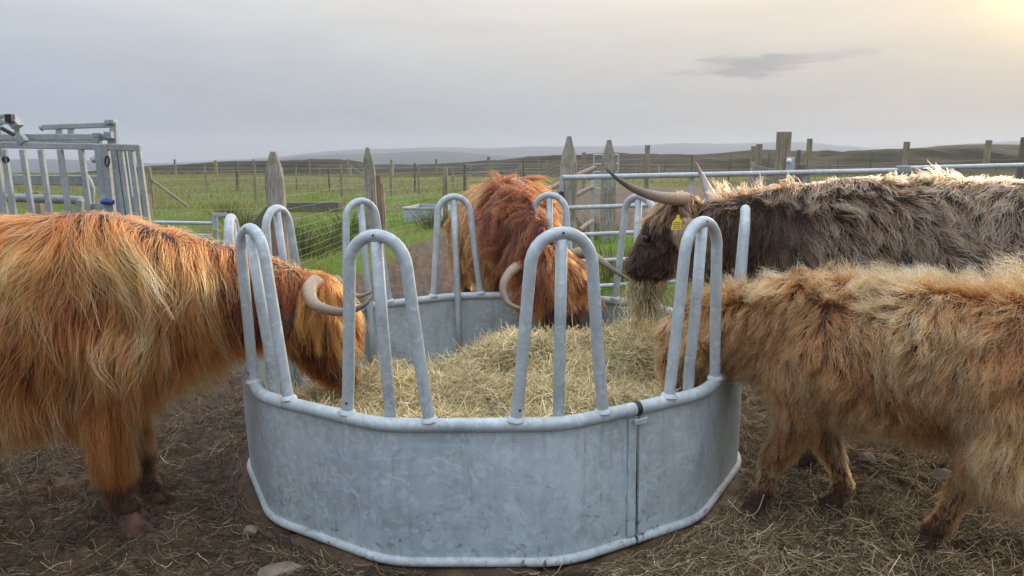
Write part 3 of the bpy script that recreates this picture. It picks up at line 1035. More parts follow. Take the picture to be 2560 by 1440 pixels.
# fences across the pasture: each run is one fence with its own posts
def far_fence(label, pts, h, w, mats, wires=3, seed=0, jit=0.1, r=0.004, braces=()):
    rr = np.random.default_rng(seed)
    ps = []
    for i, (x, y) in enumerate(pts):
        ps.append(stake(x, y, h * (1 + rr.normal(0, jit)), w * (1 + rr.normal(0, 0.15)), mats[i % len(mats)], rr.random() < 0.5, (rr.normal(0, 0.04), 0)))
    line = [Vector((x, y, gz(x, y))) for x, y in pts]
    t, loc = fence('wire_fence', label, ps, [[p + Vector((0, 0, h * q)) for p in line] for q in np.linspace(0.92, 0.3, wires)], r=r)
    for (i, dx, dy) in braces:
        p = line[i]
        o = MB().beam(p + Vector((dx, dy, 0)), p + Vector((0, 0, h * 0.72)), w * 0.8).obj('brace', M['wood_post'], None, False)
        keep_world(o, t, loc)
    return t


def run(a, b, n, jit=0.5, seed=0):
    rr = np.random.default_rng(seed)
    return [(a[0] + (b[0] - a[0]) * i / (n - 1) + rr.normal(0, jit) * 0.3, a[1] + (b[1] - a[1]) * i / (n - 1) + rr.normal(0, jit)) for i in range(n)]


far_fence('field fence with braced strainer behind the cattle crush', [(-11.6, 23.4), (-9.2, 26.0), (-6.7, 28.5), (-5.0, 30.0), (-3.9, 30.5)], 1.25, 0.10, [M['wood_post']], 4, 1, braces=((0, 1.2, -0.1),))
far_fence('pasture fence crossing behind the first pointed post', run((-15, 36), (1.5, 33), 9, seed=2), 1.2, 0.10, [M['wood_post'], M['wood_dark']], 4, 2)
far_fence('grey pasture fence halfway to the moor', run((-34, 66), (10, 58), 12, 0.8, 3), 1.5, 0.15, [M['wood_post']], 4, 3, r=0.006, braces=((5, 1.6, 0), (9, 1.6, 0)))
far_fence('far line of slim posts at the foot of the rounded hill', run((-24, 92), (20, 84), 15, 1.0, 4), 1.7, 0.14, [M['wood_post'], M['stone_far']], 4, 4, r=0.008)
far_fence('fence line going away up the middle of the pasture', [(-1.6, 24.5), (-0.9, 29), (0.6, 36), (2.2, 45), (4.0, 56), (6, 70)], 1.35, 0.13, [M['wood_dark'], M['wood_post']], 4, 5)
far_fence('thin dark fence across the heath under the long moor', run((5.5, 40), (24, 44), 9, 0.4, 6), 1.5, 0.07, [M['wood_dark']], 4, 6)
far_fence('faint fence along the far edge of the heath', run((8, 78), (60, 70), 14, 0.8, 7), 1.5, 0.12, [M['wood_dark']], 3, 7, r=0.006)

# timber beam in the grass, metal trough
o = MB().beam((-6.75, 21.4, gz(-6.7, 21.4) + 0.13), (-4.95, 20.9, gz(-5, 20.9) + 0.15), 0.30, 0.27).obj('timber_beam', M['wood_dark'], None, False)
bevelled(o, 0.02)
tag(o, 'long dark timber beam lying in the grass behind the netting fence', 'timber')


def trough():
    c = Vector((-1.98, 17.3, gz(-1.98, 17.3)))
    t = thing('water_trough', 'open galvanised water trough standing in the grass behind the netting fence', 'trough', c, (0, 0, rad(-10)))
    w, d, h = 0.86, 1.25, 0.33
    for nm, cc, sz in (('side_wall', (0, -d / 2, h / 2), (w, 0.02, h)), ('side_wall', (0, d / 2, h / 2), (w, 0.02, h)), ('side_wall', (-w / 2, 0, h / 2), (0.02, d - 0.021, h)), ('side_wall', (w / 2, 0, h / 2), (0.02, d - 0.021, h)),
                       ('lip', (0, -d / 2 - 0.012, h), (w + 0.06, 0.05, 0.028)), ('lip', (0, d / 2 + 0.012, h), (w + 0.06, 0.05, 0.028)), ('lip', (-w / 2 - 0.012, 0, h), (0.05, d - 0.03, 0.028)), ('lip', (w / 2 + 0.012, 0, h), (0.05, d - 0.03, 0.028)),
                       ('floor', (0, 0, 0.05), (w - 0.03, d - 0.03, 0.02))):
        MB().box(cc, sz).obj(nm, M['galv_tube'], t, False)
    MB().box((0, 0, 0.16), (w - 0.025, d - 0.025, 0.004)).obj('water', simple_mat('trough_water', (0.03, 0.035, 0.035), 0.05), t, False)


trough()

# low hurdle with yellow rope
hb = Vector((-3.30, 8.0, gz(-3.3, 8.0)))
hd = tube_gate('hurdle', 'low galvanised hurdle with end post, yellow rope tied to it', hb, hb + Vector((-1.55, -0.05, 0.03)), [0.80, 0.665, 0.48, 0.3], [0], 0.02)
o = MB().beam(hb + Vector((0, 0, 0.2)), hb + Vector((0, 0, 0.90)), 0.05).obj('end_post', M['galv_tube'], None, False); keep_world(o, hd, hb)
o = MB().beam(hb + Vector((-0.015, -0.01, 0.895)), hb + Vector((0.14, -0.01, 0.90)), 0.045, 0.035).obj('latch_bar', M['galv_tube'], None, False); keep_world(o, hd, hb)
rp = MB()
pts = [hb + Vector(p) for p in ((0.11, -0.03, 0.87), (0.13, -0.04, 0.76), (0.07, -0.05, 0.72), (0.0, -0.045, 0.745), (-0.03, -0.04, 0.68), (-0.02, -0.05, 0.60), (0.02, -0.05, 0.52), (0.05, -0.05, 0.44), (0.07, -0.05, 0.38))]
rp.tube(pts, 0.006, 6)
rp.tube([p + Vector((0.012 * math.sin(i * 2.2), -0.008, 0)) for i, p in enumerate(pts[3:])], 0.008, 6)
tag(rp.obj('rope', M['yellow_rope']), 'yellow rope knotted round the end post of the low hurdle', 'rope')


# ------------------------------------------------------------------ cattle crush
def crush():
    loc = Vector((-3.7, 6.2, gz(-3.7, 6.2)))
    t = thing('cattle_crush', 'tall galvanised cattle crush with barred side gates behind the ginger cow', 'crush', loc)

    def part(nm, b, mat='galv_old', smooth=False, bev=0.006):
        o = b.obj(nm, M[mat], None, smooth)
        keep_world(o, t, loc)
        if bev and not smooth:
            bevelled(o, bev)
        return o
    Y = 6.2

    def P(x, y, d=0.0):
        return at(x, y, Y + d)
    floor = loc.z + 0.15

    def vert(x, ytop, d=0.0, w=0.05, xb=None):
        a = P(x, ytop, d)
        return MB().beam((a.x + (0.0 if xb is None else xb), a.y, floor), a, w)
    # near side gate: top rail and bars
    part('top_rail', MB().beam(P(-40, 362), P(245, 367), 0.045, 0.052))
    for x in (-12, 10, 56, 102, 150, 203):
        part('bar', MB().beam((P(x - 2, 366).x + 0.05, Y, floor), P(x, 374), 0.042, 0.04))
    part('post', vert(247, 360, 0.0, 0.06))
    part('post', vert(263, 360, 0.0, 0.055))
    part('post', vert(280, 335, 0.35, 0.065))
    # right hand panel
    part('top_rail', MB().beam(P(262, 367), P(352, 370), 0.045, 0.055))
    for x, d in ((287, 0), (301, 0), (312, 0.4), (326, 0), (346, 0)):
        part('bar', MB().beam((P(x, 370, d).x + 0.06, Y + d, floor), P(x, 374, d), 0.040))
    # lower cross rails behind the bars
    part('cross_rail', MB().beam(P(20, 449, 0.5), P(250, 452, 0.5), 0.05, 0.09))
    part('cross_rail', MB().tube([P(20, 494, 0.6), P(205, 501, 0.6)], 0.04, 10), smooth=True)
    part('cross_rail', MB().beam(P(200, 500, 0.3), P(200, 560, 0.3), 0.05))
    # upper yoke beams
    part('upper_beam', MB().beam(P(0, 343, 0.2), P(285, 343, 0.2), 0.05, 0.055))
    part('upper_beam', MB().beam(P(5, 352, 0.9), P(240, 350, 0.9), 0.06, 0.06))
    part('lift_bar', MB().beam(P(108, 318, 0.2), P(280, 312, 0.2), 0.045, 0.045))
    part('lift_bar_end', MB().tube([P(100, 319, 0.2), P(104, 319, 0.2), P(109, 318, 0.2)], [0.018, 0.03, 0.022], 10), smooth=True)
    for x in (148, 178):
        part('link', MB().beam(P(x, 320, 0.2), P(x, 338, 0.2), 0.05, 0.03))
    part('mast', MB().beam(P(284, 304, 0.2), P(287, 365, 0.2), 0.055, 0.055))
    part('mast_cap', MB().beam(P(268, 306, 0.2), P(290, 305, 0.2), 0.09, 0.04))
    part('collar', MB().beam(P(265, 338, 0.15), P(283, 338, 0.15), 0.08, 0.06))
    part('collar', MB().beam(P(236, 338, 0.12), P(250, 338, 0.12), 0.07, 0.04))
    part('stub_post', MB().beam(P(244, 336, 0.2), P(244, 364, 0.2), 0.06))
    # left head-yoke mechanism
    part('tilt_arm', MB().beam(P(25, 292, 0.1), P(46, 318, 0.1), 0.09, 0.07))
    part('tilt_arm_cap', MB().box(P(25, 296, 0.05), (0.055, 0.06, 0.07)), 'rubber')
    part('frame_tube', MB().beam(P(-30, 290, 0.2), P(24, 291, 0.2), 0.035))
    part('frame_tube', MB().beam(P(-30, 305, 0.2), P(30, 306, 0.2), 0.035))
    part('frame_post', MB().beam(P(-2, 288, 0.2), P(2, 560, 0.2), 0.05))
    part('linkage', MB().beam(P(3, 320, 0.0), P(46, 343, 0.0), 0.028, 0.03), 'steel_dark')
    part('linkage', MB().beam(P(45, 337, 0.0), P(62, 358, 0.0), 0.06, 0.07), 'galv_old')
    part('link', MB().beam(P(45, 318, 0.15), P(47, 340, 0.15), 0.05, 0.05))
    part('roller', MB().tube([P(14, 399, -0.02), P(14, 399, 0.03)], 0.03, 12), 'steel_dark', True)
    part('latch_knob', MB().tube([P(228, 399, -0.02), P(236, 399, 0.0), P(240, 399, 0.02)], [0.02, 0.03, 0.02], 12), 'galv_tube', True)
    part('chain_link', MB().tube([P(268 + 5 * math.cos(a), 403 + 13 * math.sin(a), -0.06) for a in np.linspace(0, 6.28, 14)], 0.008, 6), 'steel_dark', True)
    part('curved_stay', MB().tube([P(212, 441, 0.3), P(220, 452, 0.3), P(227, 472, 0.3), P(226, 500, 0.3), P(226, 545, 0.3)], 0.035, 10), smooth=True)
    part('handle_lever', MB().beam(P(215, 516, 0.05), P(270, 513, 0.05), 0.035, 0.05), 'galv_tube')
    part('handle_grip', MB().tube([P(256, 505, -0.05), P(266, 504, -0.06), P(284, 506, -0.06)], [0.022, 0.026, 0.02], 10), 'blue', True)
    part('handle_neck', MB().beam(P(265, 508, 0.0), P(262, 530, 0.0), 0.03), 'steel_dark')
    o = stake(P(361, 482, 0.5).x, Y + 0.5, 1.19, 0.085, M['wood_post'], True, name='fence_post')
    tag(o, 'short wooden post right beside the cattle crush', 'post')


crush()


# ------------------------------------------------------------------ cattle
def nrmz(a):
    return a / np.maximum(1e-9, np.linalg.norm(a, axis=-1, keepdims=True))


def vfield(P, sc, seed):
    """cheap smooth vector noise on points"""
    a = fbm(P[:, 0] * sc + P[:, 2] * sc * 0.73, P[:, 1] * sc - P[:, 2] * sc * 0.61, seed, 2) - 0.5
    b = fbm(P[:, 0] * sc - P[:, 2] * sc * 0.51, P[:, 1] * sc + P[:, 2] * sc * 0.83, seed + 7, 2) - 0.5
    c = fbm(P[:, 1] * sc + 5, P[:, 2] * sc + P[:, 0] * sc * 0.4, seed + 13, 2) - 0.5
    return np.stack([a, b, c], 1) * 2


def sample_surface(me, n, rng):
    me.calc_loop_triangles()
    nv = len(me.vertices); nt = len(me.loop_triangles)
    co = np.empty(nv * 3); me.vertices.foreach_get('co', co); co = co.reshape(-1, 3)
    no = np.empty(nv * 3); me.vertices.foreach_get('normal', no); no = no.reshape(-1, 3)
    tr = np.empty(nt * 3, np.int32); me.loop_triangles.foreach_get('vertices', tr); tr = tr.reshape(-1, 3)
    a, b, c = co[tr[:, 0]], co[tr[:, 1]], co[tr[:, 2]]
    ar = np.linalg.norm(np.cross(b - a, c - a), axis=1)
    t = rng.choice(nt, n, p=ar / ar.sum())
    u = rng.random((n, 1)); v = rng.random((n, 1))
    fl = (u + v) > 1
    u = np.where(fl, 1 - u, u); v = np.where(fl, 1 - v, v)
    P = a[t] + (b[t] - a[t]) * u + (c[t] - a[t]) * v
    N = no[tr[t, 0]] * (1 - u - v) + no[tr[t, 1]] * u + no[tr[t, 2]] * v
    return P, nrmz(N)


class Cow:
    def __init__(s, name, label, cat, k, org, heading, seed, blen=1.0):
        s.name, s.k, s.seed, s.blen = name, k, seed, blen
        s.org = Vector((org[0], org[1], gz(org[0], org[1])))
        s.root = thing(name, label, cat, s.org, group='shaggy cattle feeding round the ring feeder')
        h = rad(heading)
        s.u = Vector((math.cos(h), math.sin(h), 0)); s.v = Vector((-math.sin(h), math.cos(h), 0))   # v = the animal's own left
        s.mb = MB(); s.bones = []; s.rng = np.random.default_rng(seed)

    def P(s, f, l, z):
        """forward, left, up in metres for an animal of scale 1"""
        return s.org + s.u * (f * s.k) + s.v * (l * s.k) + Vector((0, 0, z * s.k))

    def bone(s, reg, pts, rr):
        for i in range(len(pts) - 1):
            s.bones.append((reg, np.array(pts[i]), np.array(pts[i + 1]), rr[i], rr[i + 1], i / max(1, len(pts) - 1), (i + 1) / max(1, len(pts) - 1)))

    def torso(s, drop=0.0, fat=1.0, tall=1.0):
        st = [(-1.40, 1.00, .10, .10), (-1.36, .98, .17, .17), (-1.25, .92, .235, .26), (-1.02, .85, .285, .34), (-.62, .80, .325, .39), (-.28, .80, .30, .39), (-.02, .82, .25, .375), (.16, .80, .195, .31), (.28, .77, .12, .20), (.33, .75, .06, .10)]
        pts = [s.P(f * s.blen if f < 0 else f, 0, z - drop) for f, z, w, h in st]
        wh = [(w * s.k * fat, h * s.k * tall) for f, z, w, h in st]
        s.mb.loft(pts, wh, egg=0.10, seg=26)
        s.bone('torso', pts, [0.5 * (a + b) for a, b in wh])

    def limb(s, reg, pts, r, seg=14):
        pts = [Vector(p) for p in pts]
        s.mb.tube(pts, r, seg)
        s.bone(reg, pts, r)

    def foreleg(s, side, foot, knee_f=0.02):
        k = s.k
        g = gz(foot[0], foot[1])
        ft = Vector((foot[0], foot[1], g))
        sh = s.P(0.02, side * 0.15, 0.80); el = s.P(-0.06, side * 0.165, 0.55)
        kn = ft.lerp(el, 0.56) + s.u * (knee_f * k); kn.z = g + 0.335 * k
        fe = ft + Vector((0, 0, 0.125 * k)) - s.u * (0.035 * k)
        co = ft + Vector((0, 0, 0.072 * k)) + s.u * 0.0
        s.limb('foreleg', [sh, el, el.lerp(kn, 0.5), kn, kn.lerp(fe, 0.5), fe, co], [x * k for x in (.12, .095, .068, .058, .042, .048, .052)])
        s.hoof(ft)

    def hindleg(s, side, foot):
        k = s.k
        g = gz(foot[0], foot[1])
        ft = Vector((foot[0], foot[1], g))
        b = s.blen
        hip = s.P(-1.13 * b, side * 0.15, 0.88); st = s.P(-1.00 * b, side * 0.185, 0.60)
        hk = ft - s.u * (0.09 * k) + Vector((0, 0, 0.41 * k))
        hk = hk.lerp(Vector((st.x, st.y, hk.z)), 0.12) - s.u * 0.04 * k
        fe = ft + Vector((0, 0, 0.125 * k)) - s.u * (0.035 * k)
        co = ft + Vector((0, 0, 0.072 * k))
        s.limb('hindleg', [hip, st, st.lerp(hk, 0.5), hk, hk.lerp(fe, 0.5), fe, co], [x * k for x in (.17, .145, .085, .060, .043, .048, .052)])
        s.hoof(ft)

    def hoof(s, ft):
        k = s.k
        s.hooves = getattr(s, 'hooves', []) + [ft]

    def neck(s, pts, wh):
        s.mb.loft(pts, wh, seg=22, egg=0.05)
        s.bone('neck', pts, [0.5 * (a + b) for a, b in wh])

    def head(s, poll, muz, width=1.0, roll_up=None):
        """poll and muzzle centres; 'face' is the direction the forehead looks"""
        k = s.k * width
        poll, muz = Vector(poll), Vector(muz)
        d = (muz - poll); L = d.length; d.normalize()
        face = Vector(roll_up); face = (face - d * face.dot(d)).normalized()
        s.hp, s.hm, s.hd, s.hf, s.hL = poll, muz, d, face, L
        s.hs = d.cross(face).normalized()
        st = [(-.12, -.02, .07, .08), (-.04, .0, .115, .125), (.12, .0, .125, .14), (.30, .0, .130, .145), (.48, .01, .108, .125), (.66, .018, .088, .098), (.82, .02, .088, .085), (.93, .018, .092, .080), (1.0, .012, .080, .066), (1.04, .0, .045, .04)]
        pts = [poll + d * (q * L) + face * (o * k) for q, o, w, h in st]
        wh = [(w * k, h * k) for q, o, w, h in st]
        s.mb.loft(pts, wh, up=tuple(face), seg=20)
        s.bone('head', pts, [0.5 * (a + b) for a, b in wh])
        # cheeks and lower jaw
        s.mb.tube([poll + d * (0.10 * L) - face * (0.10 * k), poll + d * (0.36 * L) - face * (0.085 * k), poll + d * (0.62 * L) - face * (0.055 * k), poll + d * (0.88 * L) - face * (0.035 * k)], [.085 * k, .095 * k, .078 * k, .055 * k], 14)
        # brow ridges
        for sg in (-1, 1):
            c = poll + d * (0.33 * L) + s.hs * (sg * 0.10 * k) + face * (0.075 * k)
            s.mb.tube([c - d * 0.05 * k, c, c + d * 0.05 * k], [.02 * k, .042 * k, .02 * k], 10)

    def ear(s, side, out, droop=-0.1, size=1.0, fwd=0.0, along=0.16):
        k = s.k * size
        base = s.hp + s.hd * (along * s.hL) + s.hs * (side * 0.105 * s.k) - s.hf * (0.02 * s.k)
        dr = (s.hs * side + Vector((0, 0, droop)) + s.hf * fwd).normalized()
        if out is not None:
            dr = Vector(out).normalized()
        pts = [base, base + dr * .05 * k, base + dr * .11 * k, base + dr * .16 * k, base + dr * .20 * k]
        s.mb.loft(pts, [(.025 * k, .03 * k), (.030 * k, .05 * k), (.026 * k, .058 * k), (.020 * k, .04 * k), (.01 * k, .012 * k)], up=tuple(s.hd), seg=12)
        s.bone('ear', pts, [.04 * k, .045 * k, .045 * k, .03 * k, .01])
        s.ears = getattr(s, 'ears', []) + [(base, dr)]
        return base, dr

    def finish_body(s, voxel=0.017, col=(0.05, 0.02, 0.009), smooth=6):
        me = bpy.data.meshes.new('raw'); me.from_pydata(s.mb.v, [], s.mb.f); me.update()
        bm = bmesh.new(); bm.from_mesh(me); bmesh.ops.recalc_face_normals(bm, faces=bm.faces); bm.to_mesh(me); bm.free()
        tmp = bpy.data.objects.new('raw', me); COL.objects.link(tmp)
        r = tmp.modifiers.new('r', 'REMESH'); r.mode = 'VOXEL'; r.voxel_size = voxel
        sm = tmp.modifiers.new('s', 'SMOOTH'); sm.factor = 0.5; sm.iterations = smooth
        dg = bpy.context.evaluated_depsgraph_get()
        out = bpy.data.meshes.new_from_object(tmp.evaluated_get(dg))
        bpy.data.objects.remove(tmp); bpy.data.meshes.remove(me)
        out.name = s.name + '_body'
        out.materials.clear()
        out.materials.append(simple_mat(s.name + '_hide', col, 0.8, var=0.4, scale=14))
        out.polygons.foreach_set('use_smooth', np.ones(len(out.polygons), bool))
        s.body = bpy.data.objects.new('body', out); COL.objects.link(s.body); keep_world(s.body, s.root, s.org)
        s.me = out
        nv = len(out.vertices); co = np.empty(nv * 3); out.vertices.foreach_get('co', co)
        s.bvh = BVHTree.FromPolygons([tuple(c) for c in co.reshape(-1, 3)], [tuple(p.vertices) for p in out.polygons])
        for ft in s.hooves:
            s.make_hoof(ft)

    def make_hoof(s, ft, pale=False):
        k = s.k; b = MB()
        for sg in (-1, 1):
            c = ft + s.v * (sg * 0.031 * k)
            vs = []; seg = 12
            for (z, fo, rl, rw) in ((-0.012, 0.022, 0.066, 0.030), (0.015, 0.018, 0.060, 0.030), (0.045, 0.004, 0.048, 0.028), (0.085, -0.008, 0.034, 0.024)):
                for i in range(seg):
                    a = 2 * math.pi * i / seg
                    x = math.cos(a); y = math.sin(a)
                    yy = y * rw * (1 - 0.35 * max(0, x))
                    vs.append(c + s.u * ((fo + x * rl) * k) + s.v * (yy * k) + Vector((0, 0, z * k)))
            fs = [(i * seg + j, i * seg + (j + 1) % seg, (i + 1) * seg + (j + 1) % seg, (i + 1) * seg + j) for i in range(3) for j in range(seg)]
            fs += [tuple(range(seg - 1, -1, -1)), tuple(36 + j for j in range(seg))]
            b.add(vs, fs)
        keep_world(b.obj('hoof', M['hoof_pale' if s.pale_hoof else 'hoof']), s.root, s.org)
    pale_hoof = False

    def horn(s, pts, r0, cols, sub=12, tipr=0.08):
        # Catmull-Rom through the points
        p = [Vector(q) for q in pts]
        p = [p[0] * 2 - p[1]] + p + [p[-1] * 2 - p[-2]]
        out = []
        for i in range(1, len(p) - 2):
            for j in range(sub):
                t = j / sub
                out.append(0.5 * ((2 * p[i]) + (-p[i - 1] + p[i + 1]) * t + (2 * p[i - 1] - 5 * p[i] + 4 * p[i + 1] - p[i + 2]) * t * t + (-p[i - 1] + 3 * p[i] - 3 * p[i + 1] + p[i + 2]) * t ** 3))
        out.append(p[-2])
        n = len(out)
        rs = [r0 * (1 - (i / (n - 1)) ** 1.25 * (1 - tipr)) * (1 + (0.022 * math.sin(i * 1.9) + 0.012 * math.sin(i * 0.83)) * max(0.15, 1 - 1.6 * i / n)) for i in range(n)]
        rs[-1] *= 0.5
        b = MB().tube(out, rs, 16)
        m, t, bs = new_mat(s.name + '_horn')
        # colour along the horn: distance from its root
        geo = t.new('ShaderNodeNewGeometry').outputs['Position']
        d = t.new('ShaderNodeVectorMath', {0: geo, 1: tuple(out[0])}, operation='DISTANCE').outputs['Value']
        L = (out[-1] - out[0]).length
        co = t.new('ShaderNodeTexCoord').outputs['Object']
        f = t.math('ADD', t.math('DIVIDE', d, L), t.math('MULTIPLY', t.math('SUBTRACT', t.noise(18, co, 4), 0.5), 0.35))
        c = t.ramp(f, [(0.05, cols[0]), (0.45, cols[1]), (0.95, cols[2])])
        mp = t.noise(60, co, 4, 0.7)
        c = t.mix(t.ramp(mp, [(0.45, (0.0, 0, 0)), (0.7, (0.5, 0.5, 0.5))]), c, tuple(x * 0.55 for x in cols[1]))
        t.put(bs.inputs['Base Color'], c)
        bs.inputs['Roughness'].default_value = 0.48
        w = t.new('ShaderNodeTexWave', {'Vector': co, 'Scale': 22.0, 'Distortion': 3.0, 'Detail': 2.0}).outputs['Fac']
        bp = t.new('ShaderNodeBump', {'Strength': 0.15, 'Distance': 0.004, 'Height': w})
        t.put(bs.inputs['Normal'], bp.outputs[0])
        o = b.obj('horn', m)
        keep_world(o, s.root, s.org)
        return o

    def eyes(s, f=0.36, sides=(-1, 1)):
        for sg in sides:
            c = s.hp + s.hd * (f * s.hL) + s.hs * (sg * 0.112 * s.k) + s.hf * (0.055 * s.k)
            hit = s.bvh.find_nearest(c)
            c = hit[0] + hit[1] * 0.006
            s.eyepos = getattr(s, 'eyepos', []) + [c]
            b = MB(); seg = 12; r = 0.021 * s.k; vs = []
            for i in range(7):
                th = math.pi * i / 6
                for j in range(seg):
                    ph = 2 * math.pi * j / seg
                    vs.append(c + Vector((math.sin(th) * math.cos(ph), math.sin(th) * math.sin(ph), math.cos(th))) * r)
            b.add(vs, [(i * seg + j, i * seg + (j + 1) % seg, (i + 1) * seg + (j + 1) % seg, (i + 1) * seg + j) for i in range(6) for j in range(seg)])
            keep_world(b.obj('eye', M['eye']), s.root, s.org)

    def regions(s, P):
        regs = sorted(set(b[0] for b in s.bones)); ri = {r: i for i, r in enumerate(regs)}
        best = np.full(len(P), 1e9); reg = np.zeros(len(P), int); tt = np.zeros(len(P))
        for (r, a, b, r0, r1, t0, t1) in s.bones:
            ab = b - a
            q = np.clip(((P - a) @ ab) / max(1e-9, ab @ ab), 0, 1)
            d = np.linalg.norm(P - (a + q[:, None] * ab), axis=1) / (r0 + (r1 - r0) * q + 1e-6)
            m = d < best
            best[m] = d[m]; reg[m] = ri[r]; tt[m] = (t0 + (t1 - t0) * q)[m]
        return np.array(regs)[reg], tt

    def coat(s, style, n_guides, n_hair, rad0=0.0011, K=9, seeds=None, part='coat', n_clump=3):
        """grow the coat: guides combed over the body, then hair clumped round the guides"""
        rng = s.rng
        if seeds is None:
            P, N = sample_surface(s.me, n_guides, rng)
            Pc, Nc = sample_surface(s.me, n_hair, rng)
        else:
            P, N, Pc, Nc = seeds
        reg, tt = s.regions(P)
        st = style(s, P, N, reg, tt)
        L, lift, grav, flow, swirl, clear = (np.broadcast_to(np.asarray(st[x], float), (len(P),)) if x != 'flow' else st[x] for x in ('len', 'lift', 'grav', 'flow', 'swirl', 'clear'))
        ok = L > 0.002
        P, N, reg, tt, L, lift, grav, flow, swirl, clear = (x[ok] for x in (P, N, reg, tt, L, lift, grav, flow, swirl, clear))
        n = len(P)
        f = flow - N * np.sum(flow * N, 1, keepdims=True)
        D = nrmz(nrmz(f) * (1 - lift[:, None]) + N * lift[:, None])
        G = np.empty((n, K, 3)); G[:, 0] = P - N * 0.004
        step = (L / (K - 1))[:, None]
        cur = P.copy()
        seedoff = rng.integers(1000)
        wfreq = rng.uniform(0.6, 1.5, n)[:, None]; wph = rng.uniform(0, 6.28, n)[:, None]
        for k in range(1, K):
            q = k / (K - 1)
            sw = vfield(cur, 7.0, 100 + s.seed) * swirl[:, None] + vfield(cur + P * 3, 22.0, 300 + s.seed) * swirl[:, None] * 0.8
            side = nrmz(np.cross(D, N))
            wv = side * np.sin(wph + wfreq * k * 1.5) * swirl[:, None] * 0.55
            D = nrmz(D + np.array([0, 0, -1.0]) * grav[:, None] * (0.35 + q) + sw + wv)
            nxt = cur + D * step
            for i in range(n):
                h = s.bvh.find_nearest(nxt[i], 0.12)
                if h[0] is not None:
                    hn = np.array(h[1]); off = (nxt[i] - np.array(h[0])) @ hn
                    c = clear[i] * (0.4 + 0.6 * q)
                    if off < c:
                        nxt[i] = nxt[i] + hn * (c - off)
            D = nrmz(0.5 * D + 0.5 * nrmz(nxt - cur))
            G[:, k] = nxt; cur = nxt
        # hair
        kd = KDTree(n)
        for i in range(n):
            kd.insert(P[i], i)
        kd.balance()
        near = np.empty((len(Pc), n_clump), int)
        for i in range(len(Pc)):
            r = kd.find_n(Pc[i], n_clump)
            near[i] = [x[1] for x in r] + [r[-1][1]] * (n_clump - len(r))
        w = rng.dirichlet(np.ones(n_clump) * 0.9, len(Pc))
        g0 = near[np.arange(len(Pc)), w.argmax(1)]
        regc, ttc = s.regions(Pc)
        nn = np.linalg.norm(P[g0] - Pc, axis=1)
        keep = nn < 0.09
        Pc, Nc, near, w, g0, regc = Pc[keep], Nc[keep], near[keep], w[keep], g0[keep], regc[keep]
        m = len(Pc)
        rel = G - G[:, :1]
        S = np.zeros((m, K, 3))
        for j in range(n_clump):
            S += rel[near[:, j]] * w[:, j, None, None]
        ls = np.clip(rng.normal(0.92, 0.16, m), 0.35, 1.4)
        S *= ls[:, None, None]
        H = (Pc - Nc * 0.004)[:, None] + S
        t = np.linspace(0, 1, K)[None, :, None]
        cl = np.clip(rng.normal(style.clump, 0.15, m), 0, 0.95)[:, None, None]
        cl = np.where(rng.random((m, 1, 1)) < style.stray, 0.0, cl)
        target = G[g0]
        H = H + (target - H) * cl * (t ** 1.1)
        # wave and frizz
        a1 = nrmz(rng.normal(size=(m, 3)))[:, None]; a2 = nrmz(rng.normal(size=(m, 3)))[:, None]
        Lh = (L[g0] * ls)[:, None, None]
        ph = rng.uniform(0, 6.28, (m, 1, 1)); fr = rng.uniform(0.7, 1.8, (m, 1, 1)) * style.wavef
        amp = style.wave * Lh * t
        H = H + a1 * np.sin(ph + fr * t * 6.28) * amp + a2 * np.cos(ph * 1.7 + fr * 1.6 * t * 6.28) * amp * 0.6
        H = H + rng.normal(0, 1, (m, 1, 3)) * style.frizz * Lh * t ** 1.5
        # radius and colour
        R = rad0 * np.clip(rng.normal(1, 0.25, m), 0.4, 1.8)[:, None] * (1 - 0.75 * np.linspace(0, 1, K)[None] ** 1.5)
        C = style.colour(s, Pc, Nc, regc, g0, P, t, rng, m, H, L[g0])
        o = strands(part, H, R, np.clip(C, 0.004, 0.98), M['hair'])
        keep_world(o, s.root, s.org)
        return o


